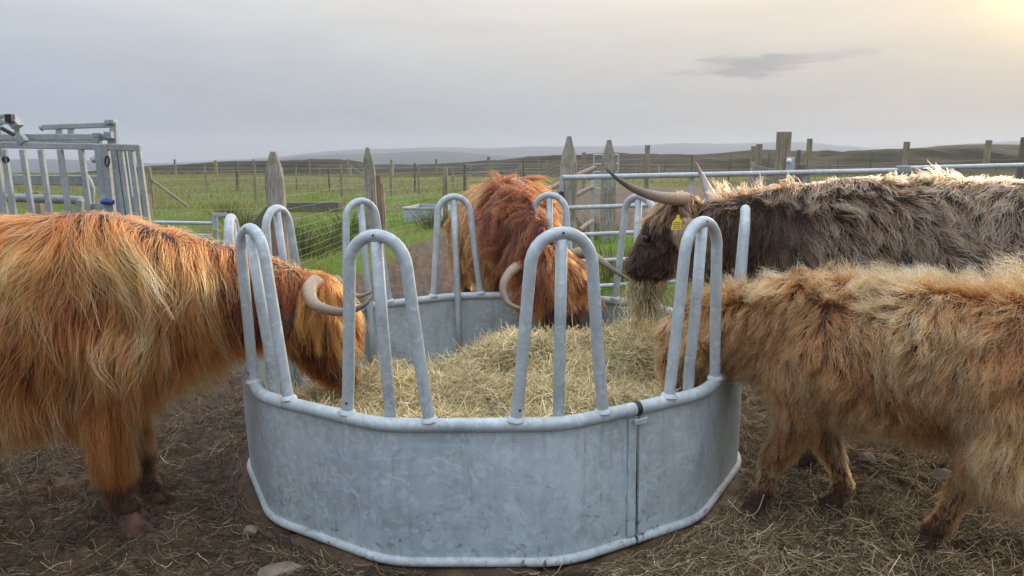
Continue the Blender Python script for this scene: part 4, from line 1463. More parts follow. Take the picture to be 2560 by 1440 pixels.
class Style:
    clump = 0.6; stray = 0.06; wave = 0.05; wavef = 1.0; frizz = 0.05

    def __init__(s, **kw):
        s.__dict__.update(kw)

    def __call__(s, cow, P, N, reg, tt):
        n = len(P)
        up = N[:, 2]
        u = np.array(cow.u); back = -u
        L = np.zeros(n); lift = np.full(n, 0.25); grav = np.full(n, 0.5); sw = np.full(n, 0.25); clear = np.full(n, 0.01)
        flow = np.tile(np.array([0, 0, -1.0]), (n, 1))
        k = cow.k
        hz = (P[:, 2] - cow.org.z) / k                  # height in body units
        side = np.sign((P - np.array(cow.org)) @ np.array(cow.v))[:, None] * np.array(cow.v)
        for r, d in s.reg.items():
            m = reg == r
            if not m.any():
                continue
            L[m] = d['len']; lift[m] = d.get('lift', 0.25); grav[m] = d.get('grav', 0.5); sw[m] = d.get('swirl', 0.25); clear[m] = d.get('clear', 0.012)
            fl = np.array([0, 0, -1.0]) * d.get('down', 1.0) + back * d.get('back', 0.5)
            flow[m] = fl
            flow[m] += (side * np.maximum(0, up)[:, None] * d.get('part', 1.0))[m]
        if 'head' in s.reg:
            m = reg == 'head'
            d = np.array(cow.hd)
            away = N - d * (N @ d)[:, None]
            flow[m] = (d * s.reg['head'].get('along', 0.6) + np.array([0, 0, -0.6]) + away * 0.2)[m]
            L[m] *= np.interp(tt[m], [0, 0.35, 0.6, 0.8, 0.9, 1.0], [1.5, 1.0, 0.9, 0.55, 0.25, 0.10])
            lift[m] = np.interp(tt[m], [0, 0.5, 1.0], [0.3, 0.25, 0.5])
            for ey in getattr(cow, 'eyepos', []):
                ne = np.linalg.norm(P - np.array(ey), axis=1) < 0.045 * k
                L[ne] = np.minimum(L[ne], 0.012)
        m = reg == 'ear'
        for e in getattr(cow, 'ears', [])[:]:
            mm = m & (np.linalg.norm(P - np.array(e[0]), axis=1) < 0.30 * k)
            flow[mm] = np.array(e[1]) * 0.9 + np.array([0, 0, -0.6])
        for lg in ('foreleg', 'hindleg'):
            m = reg == lg
            if m.any() and lg in s.reg:
                x = hz[m]
                L[m] = np.interp(x, [0.05, 0.14, 0.25, 0.40, 0.60], np.array([0.10, 0.14, 0.30, 0.85, 1.0])) * s.reg[lg]['len']
                L[m] = np.maximum(L[m], 0.022)
        if s.extra:
            s.extra(cow, P, N, reg, tt, hz, dict(L=L, lift=lift, grav=grav, sw=sw, clear=clear, flow=flow))
        return dict(len=L * np.clip(cow.rng.normal(1, 0.18, n), 0.5, 1.6), lift=lift, grav=grav, flow=flow, swirl=sw, clear=clear)
    extra = None

    def colour(s, cow, Pc, Nc, reg, g0, Pg, t, rng, m, H, L):
        root, mid, tip = (np.array(c) for c in s.cols)
        patch = fbm(Pg[:, 0] * 5 + Pg[:, 2] * 3, Pg[:, 1] * 5 - Pg[:, 2] * 4, 400 + cow.seed, 3)      # per guide
        gv = rng.normal(0, 1, len(Pg))
        b = np.clip(0.5 + (patch[g0] - 0.5) * s.patchy + gv[g0] * 0.28 + rng.normal(0, 0.14, m) + s.bias(cow, Pc, Nc, reg), 0, 1)[:, None, None]
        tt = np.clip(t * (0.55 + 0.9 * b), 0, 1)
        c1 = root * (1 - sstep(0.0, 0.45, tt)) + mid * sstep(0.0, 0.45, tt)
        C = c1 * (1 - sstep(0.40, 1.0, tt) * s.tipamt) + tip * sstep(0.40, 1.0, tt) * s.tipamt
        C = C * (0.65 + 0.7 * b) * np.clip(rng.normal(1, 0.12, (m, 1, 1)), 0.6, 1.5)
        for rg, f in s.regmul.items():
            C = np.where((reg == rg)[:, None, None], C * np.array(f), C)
        mud = s.mud(cow, H)
        return C * (1 - mud) + np.array([0.020, 0.014, 0.010]) * mud
    tipamt = 0.8; patchy = 1.5; regmul = {}

    def bias(s, cow, P, N, reg):
        return 0.0

    def mud(s, cow, H):
        z = (H[:, :, 2:3] - cow.org.z) / cow.k
        return sstep(0.22, 0.14, z) * 0.9


def scalp_seeds(cow, n_g, n_h, centre, rx, keepf=None):
    """seed points for the forelock: body surface near the poll"""
    P, N = sample_surface(cow.me, 60000, cow.rng)
    d = np.linalg.norm(P - np.array(centre), axis=1)
    m = (d < rx)
    if keepf is not None:
        m &= keepf(P, N)
    P, N = P[m], N[m]
    i = cow.rng.permutation(len(P))
    i = np.resize(i, n_g + n_h)
    return P[i[:n_g]], N[i[:n_g]], P[i[n_g:]] + cow.rng.normal(0, 0.004, (n_h, 3)), N[i[n_g:]]


BONE = ((0.46, 0.30, 0.22), (0.36, 0.27, 0.19), (0.10, 0.075, 0.06))
GREYHORN = ((0.42, 0.27, 0.17), (0.22, 0.17, 0.13), (0.05, 0.045, 0.042))


def forelock(cow, cols, n_g, n_h, L, r, lift=0.2, along=0.7, facew=0.5, grav=0.25, rad0=0.0013, tip=0.7, swirl=0.35, off=0.05, clump=0.75, wave=0.04):
    st = Style(reg={}, cols=cols, tipamt=tip, clump=clump, wave=wave, stray=0.05, frizz=0.03)

    def call(c, P, N, reg, tt):
        n = len(P)
        side = np.sign((P - np.array(c.hp)) @ np.array(c.hs))[:, None] * np.array(c.hs)
        flow = np.array(c.hd) * along + np.array(c.hf) * facew + side * 0.25 + cow.rng.normal(0, 0.15, (n, 3))
        return dict(len=L * np.clip(cow.rng.normal(1, 0.25, n), 0.4, 1.5), lift=np.full(n, lift), grav=np.full(n, grav), flow=flow, swirl=np.full(n, swirl), clear=np.full(n, 0.025))
    f = type('S', (), {})()

    class Call(Style):
        def __call__(s2, c, P, N, reg, tt):
            return call(c, P, N, reg, tt)
    s3 = Call(**st.__dict__)
    cen = cow.hp + cow.hd * (0.06 * cow.hL) + cow.hf * (off * cow.k)
    hf = np.array(cow.hf)
    seeds = scalp_seeds(cow, n_g, n_h, cen, r * cow.k, lambda P, N: (N @ hf) > -0.35)
    return cow.coat(s3, n_g, n_h, rad0, 10, seeds, 'forelock')


def ear_fringe(cow, idx, cols, n_g, n_h, L, grav=0.6, tip=0.6, rad0=0.0012):
    base, dr = cow.ears[idx]
    cen = base + dr * (0.10 * cow.k)

    class Fr(Style):
        def __call__(s2, c, P, N, reg, tt):
            n = len(P)
            flow = np.array(dr) * 0.8 + np.array([0, 0, -0.7]) + cow.rng.normal(0, 0.2, (n, 3))
            return dict(len=L * np.clip(cow.rng.normal(1, 0.25, n), 0.4, 1.5), lift=np.full(n, 0.3), grav=np.full(n, grav), flow=flow, swirl=np.full(n, 0.3), clear=np.full(n, 0.008))
    st = Fr(reg={}, cols=cols, tipamt=tip, clump=0.6, wave=0.05, stray=0.08, frizz=0.05)
    bs = np.array(base); dd = np.array(dr)
    seeds = scalp_seeds(cow, n_g, n_h, cen, 0.13 * cow.k, lambda P, N: ((P - bs) @ dd) > 0.03 * cow.k)
    cow.coat(st, n_g, n_h, rad0, 8, seeds, 'ear_fringe')


# ---- ginger cow, side on, head down in the feeder
def ginger_cow():
    c = Cow('cow', 'long-haired ginger cow side-on with its head down in the feeder beside the cattle crush', 'cow', 1.02, (-1.59, 2.86), 18, 3)
    c.pale_hoof = True
    c.torso(drop=-0.075)
    c.neck([(-1.64, 2.85, .90), (-1.44, 2.97, .905), (-1.25, 3.12, .875), (-1.08, 3.18, .85), (-.94, 3.195, .86)], [(.20, .33), (.18, .285), (.14, .235), (.13, .19), (.11, .14)])
    c.head((-.925, 3.20, .875), (-.82, 3.225, .465), 1.0, (0.95, 0.12, 0.22))
    c.ear(1 if c.hs.y < 0 else -1, (-0.55, -0.6, -0.35), size=0.9); c.ear(-1 if c.hs.y < 0 else 1, (-0.5, 0.8, -0.2), size=0.9)
    c.foreleg(-1, (-1.55, 2.72), 0.0); c.foreleg(1, (-1.60, 3.00), 0.0)
    a = c.P(-1.12, -0.17, 0); b = c.P(-1.05, 0.17, 0)
    c.hindleg(-1, (a.x, a.y)); c.hindleg(1, (b.x, b.y))
    c.finish_body(col=(0.035, 0.014, 0.006))
    c.eyes(0.40)
    c.horn([at(790, 704, 3.15), at(774, 726, 3.08), at(788, 762, 3.01), at(850, 780, 2.97), at(905, 766, 2.98), at(938, 734, 3.03)], 0.035, BONE)
    c.horn([at(838, 700, 3.27), at(862, 729, 3.36), at(895, 740, 3.42), at(939, 728, 3.46)], 0.028, BONE)

    def extra(cow, P, N, reg, tt, hz, a):
        tor = reg == 'torso'
        top = tor & (N[:, 2] > 0.62)
        a['L'][top] = 0.26; a['sw'][top] = 0.42; a['grav'][top] = 0.42; a['lift'][top] = 0.30; a['clear'][top] = 0.028
        hi = tor & (hz > 0.85)
        a['L'][hi] *= 1.05
        low = tor & (hz < 0.62)
        a['L'][low] = 0.15; a['grav'][low] = 0.75; a['sw'][low] = 0.22
        nk = reg == 'neck'
        top = nk & (N[:, 2] > 0.45)
        a['L'][top] = 0.15; a['flow'][top] = np.array([0.35, 0, -0.1]) + (np.sign((P - np.array(cow.hp)) @ np.array(cow.v))[:, None] * np.array(cow.v) * 0.9)[top]
        a['clear'][top] = 0.022
    st = Style(reg=dict(torso=dict(len=0.17, lift=0.16, grav=0.66, swirl=0.24, back=0.25, clear=0.016), neck=dict(len=0.085, lift=0.22, grav=0.55, swirl=0.20, back=0.15, clear=0.008),
                        head=dict(len=0.055, along=0.8), foreleg=dict(len=0.24, lift=0.15, grav=0.8, swirl=0.15, back=0.2), hindleg=dict(len=0.20, lift=0.15, grav=0.8, back=0.2), ear=dict(len=0.10, lift=0.2)),
               regmul=dict(neck=(0.72, 0.66, 0.66), head=(0.75, 0.7, 0.7)), cols=((0.085, 0.014, 0.004), (0.50, 0.094, 0.020), (0.72, 0.245, 0.066)), clump=0.60, stray=0.12, wave=0.045, wavef=1.1, frizz=0.035, tipamt=0.5, extra=extra,
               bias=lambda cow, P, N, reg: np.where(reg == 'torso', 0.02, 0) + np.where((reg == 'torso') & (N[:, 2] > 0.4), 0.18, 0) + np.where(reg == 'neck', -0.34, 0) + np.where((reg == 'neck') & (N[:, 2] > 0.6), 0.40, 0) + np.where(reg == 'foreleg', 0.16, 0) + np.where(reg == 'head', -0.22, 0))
    st.mud = lambda cow, H: sstep(0.25, 0.19, (H[:, :, 2:3] - cow.org.z) / cow.k) * 0.92
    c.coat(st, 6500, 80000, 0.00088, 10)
    # loose long pale locks over the back
    st2 = Style(reg=dict(torso=dict(len=0.34, lift=0.3, grav=0.50, swirl=0.50, back=0.3, clear=0.04), neck=dict(len=0.12, lift=0.2, grav=0.5, swirl=0.3, clear=0.03)),
                cols=((0.38, 0.095, 0.024), (0.56, 0.19, 0.055), (0.78, 0.42, 0.17)), clump=0.86, stray=0.12, wave=0.02, wavef=0.8, frizz=0.012, tipamt=0.85,
                extra=lambda cow, P, N, reg, tt, hz, a: a['L'].__setitem__((hz < 0.72) | (reg == 'head') | (reg == 'ear') | (reg == 'foreleg') | (reg == 'hindleg') | ((reg == 'neck') & (N[:, 2] < 0.3)), 0.0),
                bias=lambda cow, P, N, reg: 0.2)
    c.coat(st2, 900, 6500, 0.00095, 12, part='overcoat', n_clump=2)
    forelock(c, ((0.12, 0.024, 0.005), (0.36, 0.080, 0.014), (0.55, 0.17, 0.036)), 240, 2600, 0.20, 0.13, lift=0.12, along=1.0, facew=0.0, grav=0.6, clump=0.85)
    return c


# ---- red cow facing us across the feeder
def red_cow():
    c = Cow('cow', 'shaggy red cow facing us across the feeder with long forelock over its face', 'cow', 1.07, (0.06, 5.55), -75, 5)
    c.torso()
    c.neck([(.03, 5.65, 1.0), (.01, 5.35, 1.03), (.0, 5.07, 1.0), (.07, 4.87, .93), (.18, 4.74, .85)], [(.25, .34), (.22, .30), (.17, .26), (.16, .21), (.135, .15)])
    c.head((.255, 4.67, .80), (.315, 4.43, .41), 1.12, (0.12, -0.85, 0.5))
    sx = 1 if c.hs.x > 0 else -1
    c.ear(sx, (0.9, 0.25, -0.15), size=0.9); c.ear(-sx, (-0.9, 0.25, -0.15), size=0.9)
    for sd in (-1, 1):
        f = c.P(0.02, sd * 0.15, 0); c.foreleg(sd, (f.x, f.y)); f = c.P(-1.12, sd * 0.16, 0); c.hindleg(sd, (f.x, f.y))
    c.finish_body(col=(0.05, 0.016, 0.006))
    c.eyes(0.38)
    c.horn([at(1362, 668, 4.76), at(1325, 657, 4.69), at(1285, 672, 4.60), at(1259, 712, 4.50), at(1268, 754, 4.42), at(1298, 770, 4.37), at(1333, 768, 4.34)], 0.045, ((0.44, 0.33, 0.24), (0.40, 0.32, 0.23), (0.20, 0.13, 0.09)))
    c.horn([at(1430, 640, 4.78), at(1460, 632, 4.72), at(1492, 645, 4.62), at(1532, 674, 4.53), at(1577, 704, 4.46)], 0.045, ((0.44, 0.32, 0.23), (0.26, 0.20, 0.15), (0.05, 0.042, 0.038)))

    def extra(cow, P, N, reg, tt, hz, a):
        nk = reg == 'neck'
        a['L'][nk & (N[:, 2] > 0.2)] = 0.21
        a['flow'][nk] += np.array([0.15, -0.75, -0.2])
        fr = (reg == 'torso') & (tt > 0.6) & (N[:, 2] > 0.1)
        a['L'][fr] = 0.17; a['sw'][fr] = 0.5; a['lift'][fr] = 0.12
        a['flow'][fr] += np.array([0.1, -0.7, 0])
    st = Style(reg=dict(torso=dict(len=0.13, lift=0.30, grav=0.45, swirl=0.35, back=0.4, clear=0.012), neck=dict(len=0.16, lift=0.25, grav=0.5, swirl=0.62, back=0.0, clear=0.022),
                        head=dict(len=0.09, along=0.8), foreleg=dict(len=0.15, lift=0.15, grav=0.8), hindleg=dict(len=0.15, lift=0.15, grav=0.8), ear=dict(len=0.12, lift=0.2)),
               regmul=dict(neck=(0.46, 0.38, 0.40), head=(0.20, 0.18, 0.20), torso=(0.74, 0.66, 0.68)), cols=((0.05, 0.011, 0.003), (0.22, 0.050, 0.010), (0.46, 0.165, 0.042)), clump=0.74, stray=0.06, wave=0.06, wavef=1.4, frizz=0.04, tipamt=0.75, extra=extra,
               bias=lambda cow, P, N, reg: np.where((reg == 'torso') & (((P - np.array(cow.org)) @ np.array(cow.u)) < -0.30), 0.36, 0) + np.where(reg == 'neck', -0.15, 0) + np.where((reg == 'torso') & (((P - np.array(cow.org)) @ np.array(cow.u)) > -0.28), -0.25, 0) + np.where(reg == 'head', -0.6, 0))
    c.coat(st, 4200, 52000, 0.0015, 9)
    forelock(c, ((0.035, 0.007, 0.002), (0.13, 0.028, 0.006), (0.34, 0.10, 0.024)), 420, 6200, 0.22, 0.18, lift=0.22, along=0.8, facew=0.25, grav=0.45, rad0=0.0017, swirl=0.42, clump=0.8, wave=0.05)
    return c


# ---- dark brown cow with the long horn, chewing
def dark_cow():
    c = Cow('cow', 'dark brown shaggy cow with sweeping horns and yellow ear tag, hay hanging from its mouth', 'cow', 1.13, (1.52, 3.47), 160, 8)
    c.torso(drop=-0.025)
    c.neck([(1.58, 3.45, 1.04), (1.37, 3.52, 1.08), (1.19, 3.59, 1.075), (1.04, 3.645, 1.065), (.95, 3.68, 1.08)], [(.20, .34), (.185, .285), (.155, .245), (.14, .225), (.12, .19)])
    c.head((.90, 3.695, 1.185), (.695, 3.86, .865), 0.98, (-0.65, 0.5, 0.55))
    sn = 1 if c.hs.y < 0 else -1
    b0, dr = c.ear(sn, (0.0, -0.95, -0.10), size=0.95, along=0.02); c.ear(-sn, (0.85, 0.45, 0.30), size=1.0)
    c.foreleg(1, (1.47, 3.29), 0.03); c.foreleg(-1, (1.62, 3.64), 0.0)
    a = c.P(-1.12, 0.17, 0); b = c.P(-1.0, -0.17, 0)
    c.hindleg(1, (a.x, a.y)); c.hindleg(-1, (b.x, b.y))
    c.finish_body(col=(0.022, 0.013, 0.009))
    c.eyes(0.42)
    c.horn([at(1712, 498, 3.66), at(1680, 497, 3.60), at(1635, 490, 3.55), at(1588, 474, 3.52), at(1548, 450, 3.50), at(1513, 420, 3.50)], 0.036, ((0.46, 0.29, 0.18), (0.27, 0.20, 0.15), (0.045, 0.04, 0.038)))
    c.horn([at(1786, 510, 3.80), at(1772, 480, 3.86), at(1757, 445, 3.92), at(1737, 402, 3.96)], 0.034, ((0.40, 0.32, 0.26), (0.32, 0.27, 0.23), (0.16, 0.14, 0.13)))
    # muzzle skin
    nb = MB()
    m = c.hp + c.hd * (1.015 * c.hL) + c.hf * 0.03
    seg = 12; vs = []
    for i in range(7):
        th = math.pi * i / 6
        for j in range(seg):
            ph = 2 * math.pi * j / seg
            q = Vector((math.sin(th) * math.cos(ph), math.sin(th) * math.sin(ph), math.cos(th)))
            vs.append(m + c.hs * (q.x * 0.066) + c.hf * (q.y * 0.042) + c.hd * (q.z * 0.040))
    nb.add(vs, [(i * seg + j, i * seg + (j + 1) % seg, (i + 1) * seg + (j + 1) % seg, (i + 1) * seg + j) for i in range(6) for j in range(seg)])
    keep_world(nb.obj('nose', M['nose']), c.root, c.org)
    # ear tag
    tc = at(1692, 556, 3.42)
    tg = MB()
    X = Vector((0.97, 0.2, 0.05)); Z = Vector((0.12, 0.1, 0.98)); Nn = X.cross(Z).normalized() * -1
    out2 = [(-.024, -.036), (.024, -.034), (.024, .006), (.010, .020), (.008, .036), (-.002, .037), (-.006, .018), (-.022, .004)]
    vs = [tc + X * x + Z * y + Nn * d for d in (0.0015, -0.0015) for x, y in out2]
    n = len(out2)
    tg.add(vs, [tuple(range(n)), tuple(range(2 * n - 1, n - 1, -1))] + [(i, n + i, n + (i + 1) % n, (i + 1) % n) for i in range(n)])
    tgo = tg.obj('ear_tag', M['tag_yellow'], None, False)
    keep_world(tgo, c.root, c.org)
    tgo['label'] = 'yellow plastic ear tag with dark printed lines'
    ink = MB(); rr = np.random.default_rng(3)
    for row in range(4):
        x = -0.018
        while x < 0.016:
            w = rr.uniform(0.002, 0.006)
            z0 = -0.030 + row * 0.009
            for dd in (0.0021, -0.0021):
                ink.add([tc + X * x + Z * z0 + Nn * dd, tc + X * (x + w) + Z * z0 + Nn * dd, tc + X * (x + w) + Z * (z0 + 0.0045) + Nn * dd, tc + X * x + Z * (z0 + 0.0045) + Nn * dd], [(0, 1, 2, 3)])
            x += w + 0.002
    o = ink.obj('print', M['ink'], None, False); o.parent = tgo

    def extra(cow, P, N, reg, tt, hz, a):
        tor = reg == 'torso'
        top = (tor & (N[:, 2] > 0.7))
        a['L'][top] = 0.10; a['lift'][top] = 0.30; a['grav'][top] = 0.25
        nk = (reg == 'neck') & (N[:, 2] > 0.5)
        a['L'][nk] = 0.11; a['lift'][nk] = 0.5; a['grav'][nk] = 0.12
        a['flow'][tor] += vfield(P, 2.2, 77)[tor] * 1.1
    st = Style(reg=dict(torso=dict(len=0.14, lift=0.26, grav=0.34, swirl=0.40, back=0.75, down=0.8, clear=0.014), neck=dict(len=0.10, lift=0.2, grav=0.6, swirl=0.22, back=0.1, clear=0.008),
                        head=dict(len=0.038, along=0.7), foreleg=dict(len=0.14, lift=0.15, grav=0.8), hindleg=dict(len=0.14, lift=0.15, grav=0.8), ear=dict(len=0.07, lift=0.2, grav=0.6)),
               regmul=dict(head=(0.55, 0.45, 0.40), neck=(0.8, 0.7, 0.64)), cols=((0.030, 0.015, 0.008), (0.115, 0.064, 0.036), (0.34, 0.235, 0.14)), clump=0.66, stray=0.07, wave=0.06, wavef=1.3, frizz=0.04, tipamt=0.75, extra=extra,
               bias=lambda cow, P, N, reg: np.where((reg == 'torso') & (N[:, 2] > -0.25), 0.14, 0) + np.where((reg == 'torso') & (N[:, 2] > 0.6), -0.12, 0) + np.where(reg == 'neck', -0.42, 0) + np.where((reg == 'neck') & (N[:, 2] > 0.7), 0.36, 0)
               + np.where(reg == 'head', -0.50, 0) + np.where(reg == 'ear', 0.05, 0))
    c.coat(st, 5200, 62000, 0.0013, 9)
    ear_fringe(c, 0, ((0.05, 0.024, 0.011), (0.15, 0.078, 0.036), (0.36, 0.22, 0.115)), 160, 2000, 0.06)
    ear_fringe(c, 1, ((0.06, 0.03, 0.014), (0.17, 0.095, 0.048), (0.42, 0.29, 0.17)), 100, 1200, 0.09, 0.2)
    forelock(c, ((0.03, 0.012, 0.006), (0.075, 0.032, 0.014), (0.19, 0.095, 0.043)), 160, 1500, 0.075, 0.12, lift=0.15, along=0.8, facew=0.1, grav=0.35, swirl=0.35)
    return c


# ---- fluffy pale ginger calf in front
def calf():
    c = Cow('calf', 'fluffy pale ginger calf standing in front of the dark cow, head in the feeder', 'calf', 0.80, (1.19, 2.84), 141, 12, 0.86)
    c.pale_hoof = False
    c.torso(drop=-0.135, fat=0.97, tall=0.85)
    c.neck([(1.20, 2.82, .79), (1.07, 2.93, .775), (.95, 3.04, .76), (.85, 3.13, .74), (.80, 3.18, .73)], [(.17, .25), (.155, .205), (.13, .165), (.11, .13), (.095, .11)])
    c.head((.785, 3.19, .72), (.80, 3.135, .405), 1.12, (-0.8, 0.55, 0.1))
    sn = 1 if c.hs.y < 0 else -1
    c.ear(sn, (0.25, -0.9, 0.15), size=1.05); c.ear(-sn, (-0.1, 0.95, 0.1), size=1.0)
    c.foreleg(1, (1.03, 2.82), 0.04); c.foreleg(-1, (1.37, 2.83), 0.0)
    c.hindleg(1, (1.90, 2.17)); c.hindleg(-1, (1.59, 2.53))
    c.finish_body(voxel=0.014, col=(0.045, 0.018, 0.008))
    c.eyes(0.42)

    def extra(cow, P, N, reg, tt, hz, a):
        tor = reg == 'torso'
        top = (tor & (N[:, 2] > 0.65)) | ((reg == 'neck') & (N[:, 2] > 0.6))
        a['L'][top] = 0.10; a['lift'][top] = 0.52; a['grav'][top] = 0.08
        lo = tor & (hz < 0.75)
        a['L'][lo] = 0.085; a['grav'][lo] = 0.5
        a['flow'][tor] += vfield(P, 3.0, 177)[tor] * 1.0
        rear = tor & (((P - np.array(cow.org)) @ np.array(cow.u)) < -0.62)
        a['L'][rear] = 0.16; a['sw'][rear] = 0.5
        hl = (reg == 'hindleg') & (hz > 0.45)
        a['L'][hl] = 0.13; a['sw'][hl] = 0.5
    st = Style(reg=dict(torso=dict(len=0.085, lift=0.34, grav=0.30, swirl=0.40, back=0.45, down=1.0, clear=0.014), neck=dict(len=0.09, lift=0.35, grav=0.35, swirl=0.3, back=0.4, clear=0.01),
                        head=dict(len=0.060, along=0.5), foreleg=dict(len=0.075, lift=0.22, grav=0.6, swirl=0.3), hindleg=dict(len=0.10, lift=0.22, grav=0.6, swirl=0.4), ear=dict(len=0.07, lift=0.3)),
               cols=((0.135, 0.034, 0.010), (0.52, 0.170, 0.055), (0.72, 0.40, 0.18)), clump=0.54, stray=0.12, wave=0.08, wavef=1.5, frizz=0.07, tipamt=0.58, extra=extra,
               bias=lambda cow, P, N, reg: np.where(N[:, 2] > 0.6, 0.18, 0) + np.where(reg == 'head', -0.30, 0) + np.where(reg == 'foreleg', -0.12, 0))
    st.mud = lambda cow, H: sstep(0.20, 0.13, (H[:, :, 2:3] - cow.org.z) / cow.k) * 0.92
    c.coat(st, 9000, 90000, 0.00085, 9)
    for i in (0, 1):
        ear_fringe(c, i, ((0.08, 0.024, 0.007), (0.30, 0.10, 0.03), (0.55, 0.30, 0.13)), 90, 1300, 0.07, 0.2)
    return c


ginger_cow(); red_cow(); dark_cow(); calf()


# ------------------------------------------------------------------ hay
def hay_height(x, y):
    h = 0.395 + (fbm(x * 2.6, y * 2.6, 91, 3) - 0.5) * 0.29 + (fbm(x * 7, y * 7, 95, 3) - 0.5) * 0.15
    # the far left of the ring is eaten down
    d = ((x + 0.80) * 0.76 + (y - 3.35) * 0.0) * 0 + ((y - 3.42) - (x + 0.80) * 1.02) / 1.43
    h = h - 0.30 * sstep(-0.02, 0.34, d)
    h = h - 0.07 * sstep(4.15, 4.6, y) + 0.05 * np.exp(-((x - 0.80) ** 2 + (y - 4.15) ** 2) / 0.06) + 0.07 * np.exp(-((x - 0.25) ** 2 + (y - 3.6) ** 2) / 0.12)
    return h + SLOPE * x


def bent(n, K, P, D, L, rng, curl=0.5, droop=0.0, up=None):
    """n bent straws from P along D"""
    t = np.linspace(0, 1, K)[None, :, None]
    bend = nrmz(np.cross(D, rng.normal(size=(n, 3))))[:, None]
    b2 = nrmz(np.cross(D, bend[:, 0]))[:, None]
    c = rng.normal(0, curl, (n, 1, 1)); c2 = rng.normal(0, curl * 0.5, (n, 1, 1))
    H = P[:, None] + D[:, None] * (t - 0.5) * L[:, None, None] + bend * c * L[:, None, None] * (t - 0.5) ** 2 + b2 * c2 * L[:, None, None] * (t - 0.5) ** 3 * 2
    H[:, :, 2] -= droop * L[:, None] * ((t[:, :, 0] - 0.5) ** 2)
    return H


HAYCOL = np.array([(0.66, 0.55, 0.33), (0.54, 0.46, 0.26), (0.78, 0.69, 0.46), (0.42, 0.37, 0.19), (0.33, 0.25, 0.14), (0.60, 0.47, 0.28)])
STRAWCOL = np.array([(0.46, 0.35, 0.21), (0.32, 0.23, 0.135), (0.66, 0.54, 0.35), (0.17, 0.115, 0.068), (0.24, 0.165, 0.095), (0.12, 0.08, 0.05)])


def hay_in_feeder():
    r = np.linspace(0, 1.175, 90); a = np.linspace(0, 2 * math.pi, 220)
    A, R = np.meshgrid(a, r)
    X = FC.x + R * np.sin(A); Y = FC.y - R * np.cos(A)
    Z = np.maximum(hay_height(X, Y), 0.05 + SLOPE * X)
    o = grid_mesh('hay', X, Y, Z, simple_mat('hay_bed', (0.40, 0.32, 0.16), 0.9, col2=(0.12, 0.09, 0.04), scale=26, bump=1.0, bscale=60))
    tag(o, 'heap of loose dry hay filling the ring feeder', 'hay', kind='stuff')
    rng = np.random.default_rng(77)
    n = 52000
    rr = 1.17 * np.sqrt(rng.random(n)); aa = rng.uniform(0, 6.283, n)
    x = FC.x + rr * np.sin(aa); y = FC.y - rr * np.cos(aa)
    e = 0.01
    z = np.maximum(hay_height(x, y), 0.05 + SLOPE * x)
    nx = -(hay_height(x + e, y) - hay_height(x - e, y)) / (2 * e); ny = -(hay_height(x, y + e) - hay_height(x, y - e)) / (2 * e)
    N = nrmz(np.stack([nx, ny, np.ones(n)], 1))
    th = fbm(x * 3.2, y * 3.2, 131, 2) * 12 + rng.normal(0, 0.75, n)
    D = np.stack([np.cos(th), np.sin(th), rng.normal(0, 0.22, n)], 1)
    D = nrmz(D - N * np.sum(D * N, 1, keepdims=True) * 0.85)
    D[:, 2] += np.where(rng.random(n) < 0.05, rng.uniform(0, 0.8, n), 0)
    L = rng.uniform(0.05, 0.22, n)
    P = np.stack([x, y, z], 1) + N * rng.uniform(-0.012, 0.028, n)[:, None]
    H = bent(n, 5, P, nrmz(D), L, rng, 0.9)
    # keep every straw inside the sheet wall
    q = H[:, :, :2] - np.array([FC.x, FC.y]); d = np.linalg.norm(q, axis=2, keepdims=True)
    H[:, :, :2] = np.where(d > 1.185, np.array([FC.x, FC.y]) + q / np.maximum(d, 1e-6) * 1.185, H[:, :, :2])
    R_ = np.repeat(rng.uniform(0.0008, 0.0019, n)[:, None], 5, 1) * np.array([1, 1, 1, 0.9, 0.5])
    ci = rng.integers(0, len(HAYCOL), n)
    patch = 0.72 + 0.75 * fbm(x * 4, y * 4, 141, 3)
    C = HAYCOL[ci] * (patch * np.clip(rng.normal(1, 0.2, n), 0.5, 1.5))[:, None]
    C = np.repeat(C[:, None], 5, 1)
    o2 = strands('straws', H, R_, C, M['hay'], o)
    tag(o2, kind='stuff')


def hay_wisp():
    rng = np.random.default_rng(79)
    n = 520
    top = Vector((0.715, 3.84, 0.83))
    base = np.array(top) + rng.normal(0, 1, (n, 3)) * np.array([0.045, 0.035, 0.022])
    K = 7
    t = np.linspace(0, 1, K)[None, :, None]
    L = (0.05 + 0.22 * rng.random(n) ** 1.3)[:, None, None]
    sp = rng.normal(0, 1, (n, 1, 3)) * np.array([0.26, 0.2, 0.16]) + np.array([0.12, 0.0, 0.0])
    H = base[:, None] + np.array([0, 0, -1.0]) * t * L * 0.9 + sp * L * t + np.sin(t * rng.uniform(2, 7, (n, 1, 1)) + rng.uniform(0, 6, (n, 1, 1))) * rng.normal(0, 1, (n, 1, 3)) * 0.034 * t
    R_ = np.repeat(rng.uniform(0.0008, 0.0017, n)[:, None], K, 1)
    C = HAYCOL[rng.integers(0, len(HAYCOL), n)] * np.clip(rng.normal(0.85, 0.2, n), 0.4, 1.4)[:, None]
    o = strands('hay_wisp', H, R_, np.repeat(C[:, None], K, 1), M['hay'])
    tag(o, 'mouthful of hay hanging down from the dark cow\'s lips', 'hay')


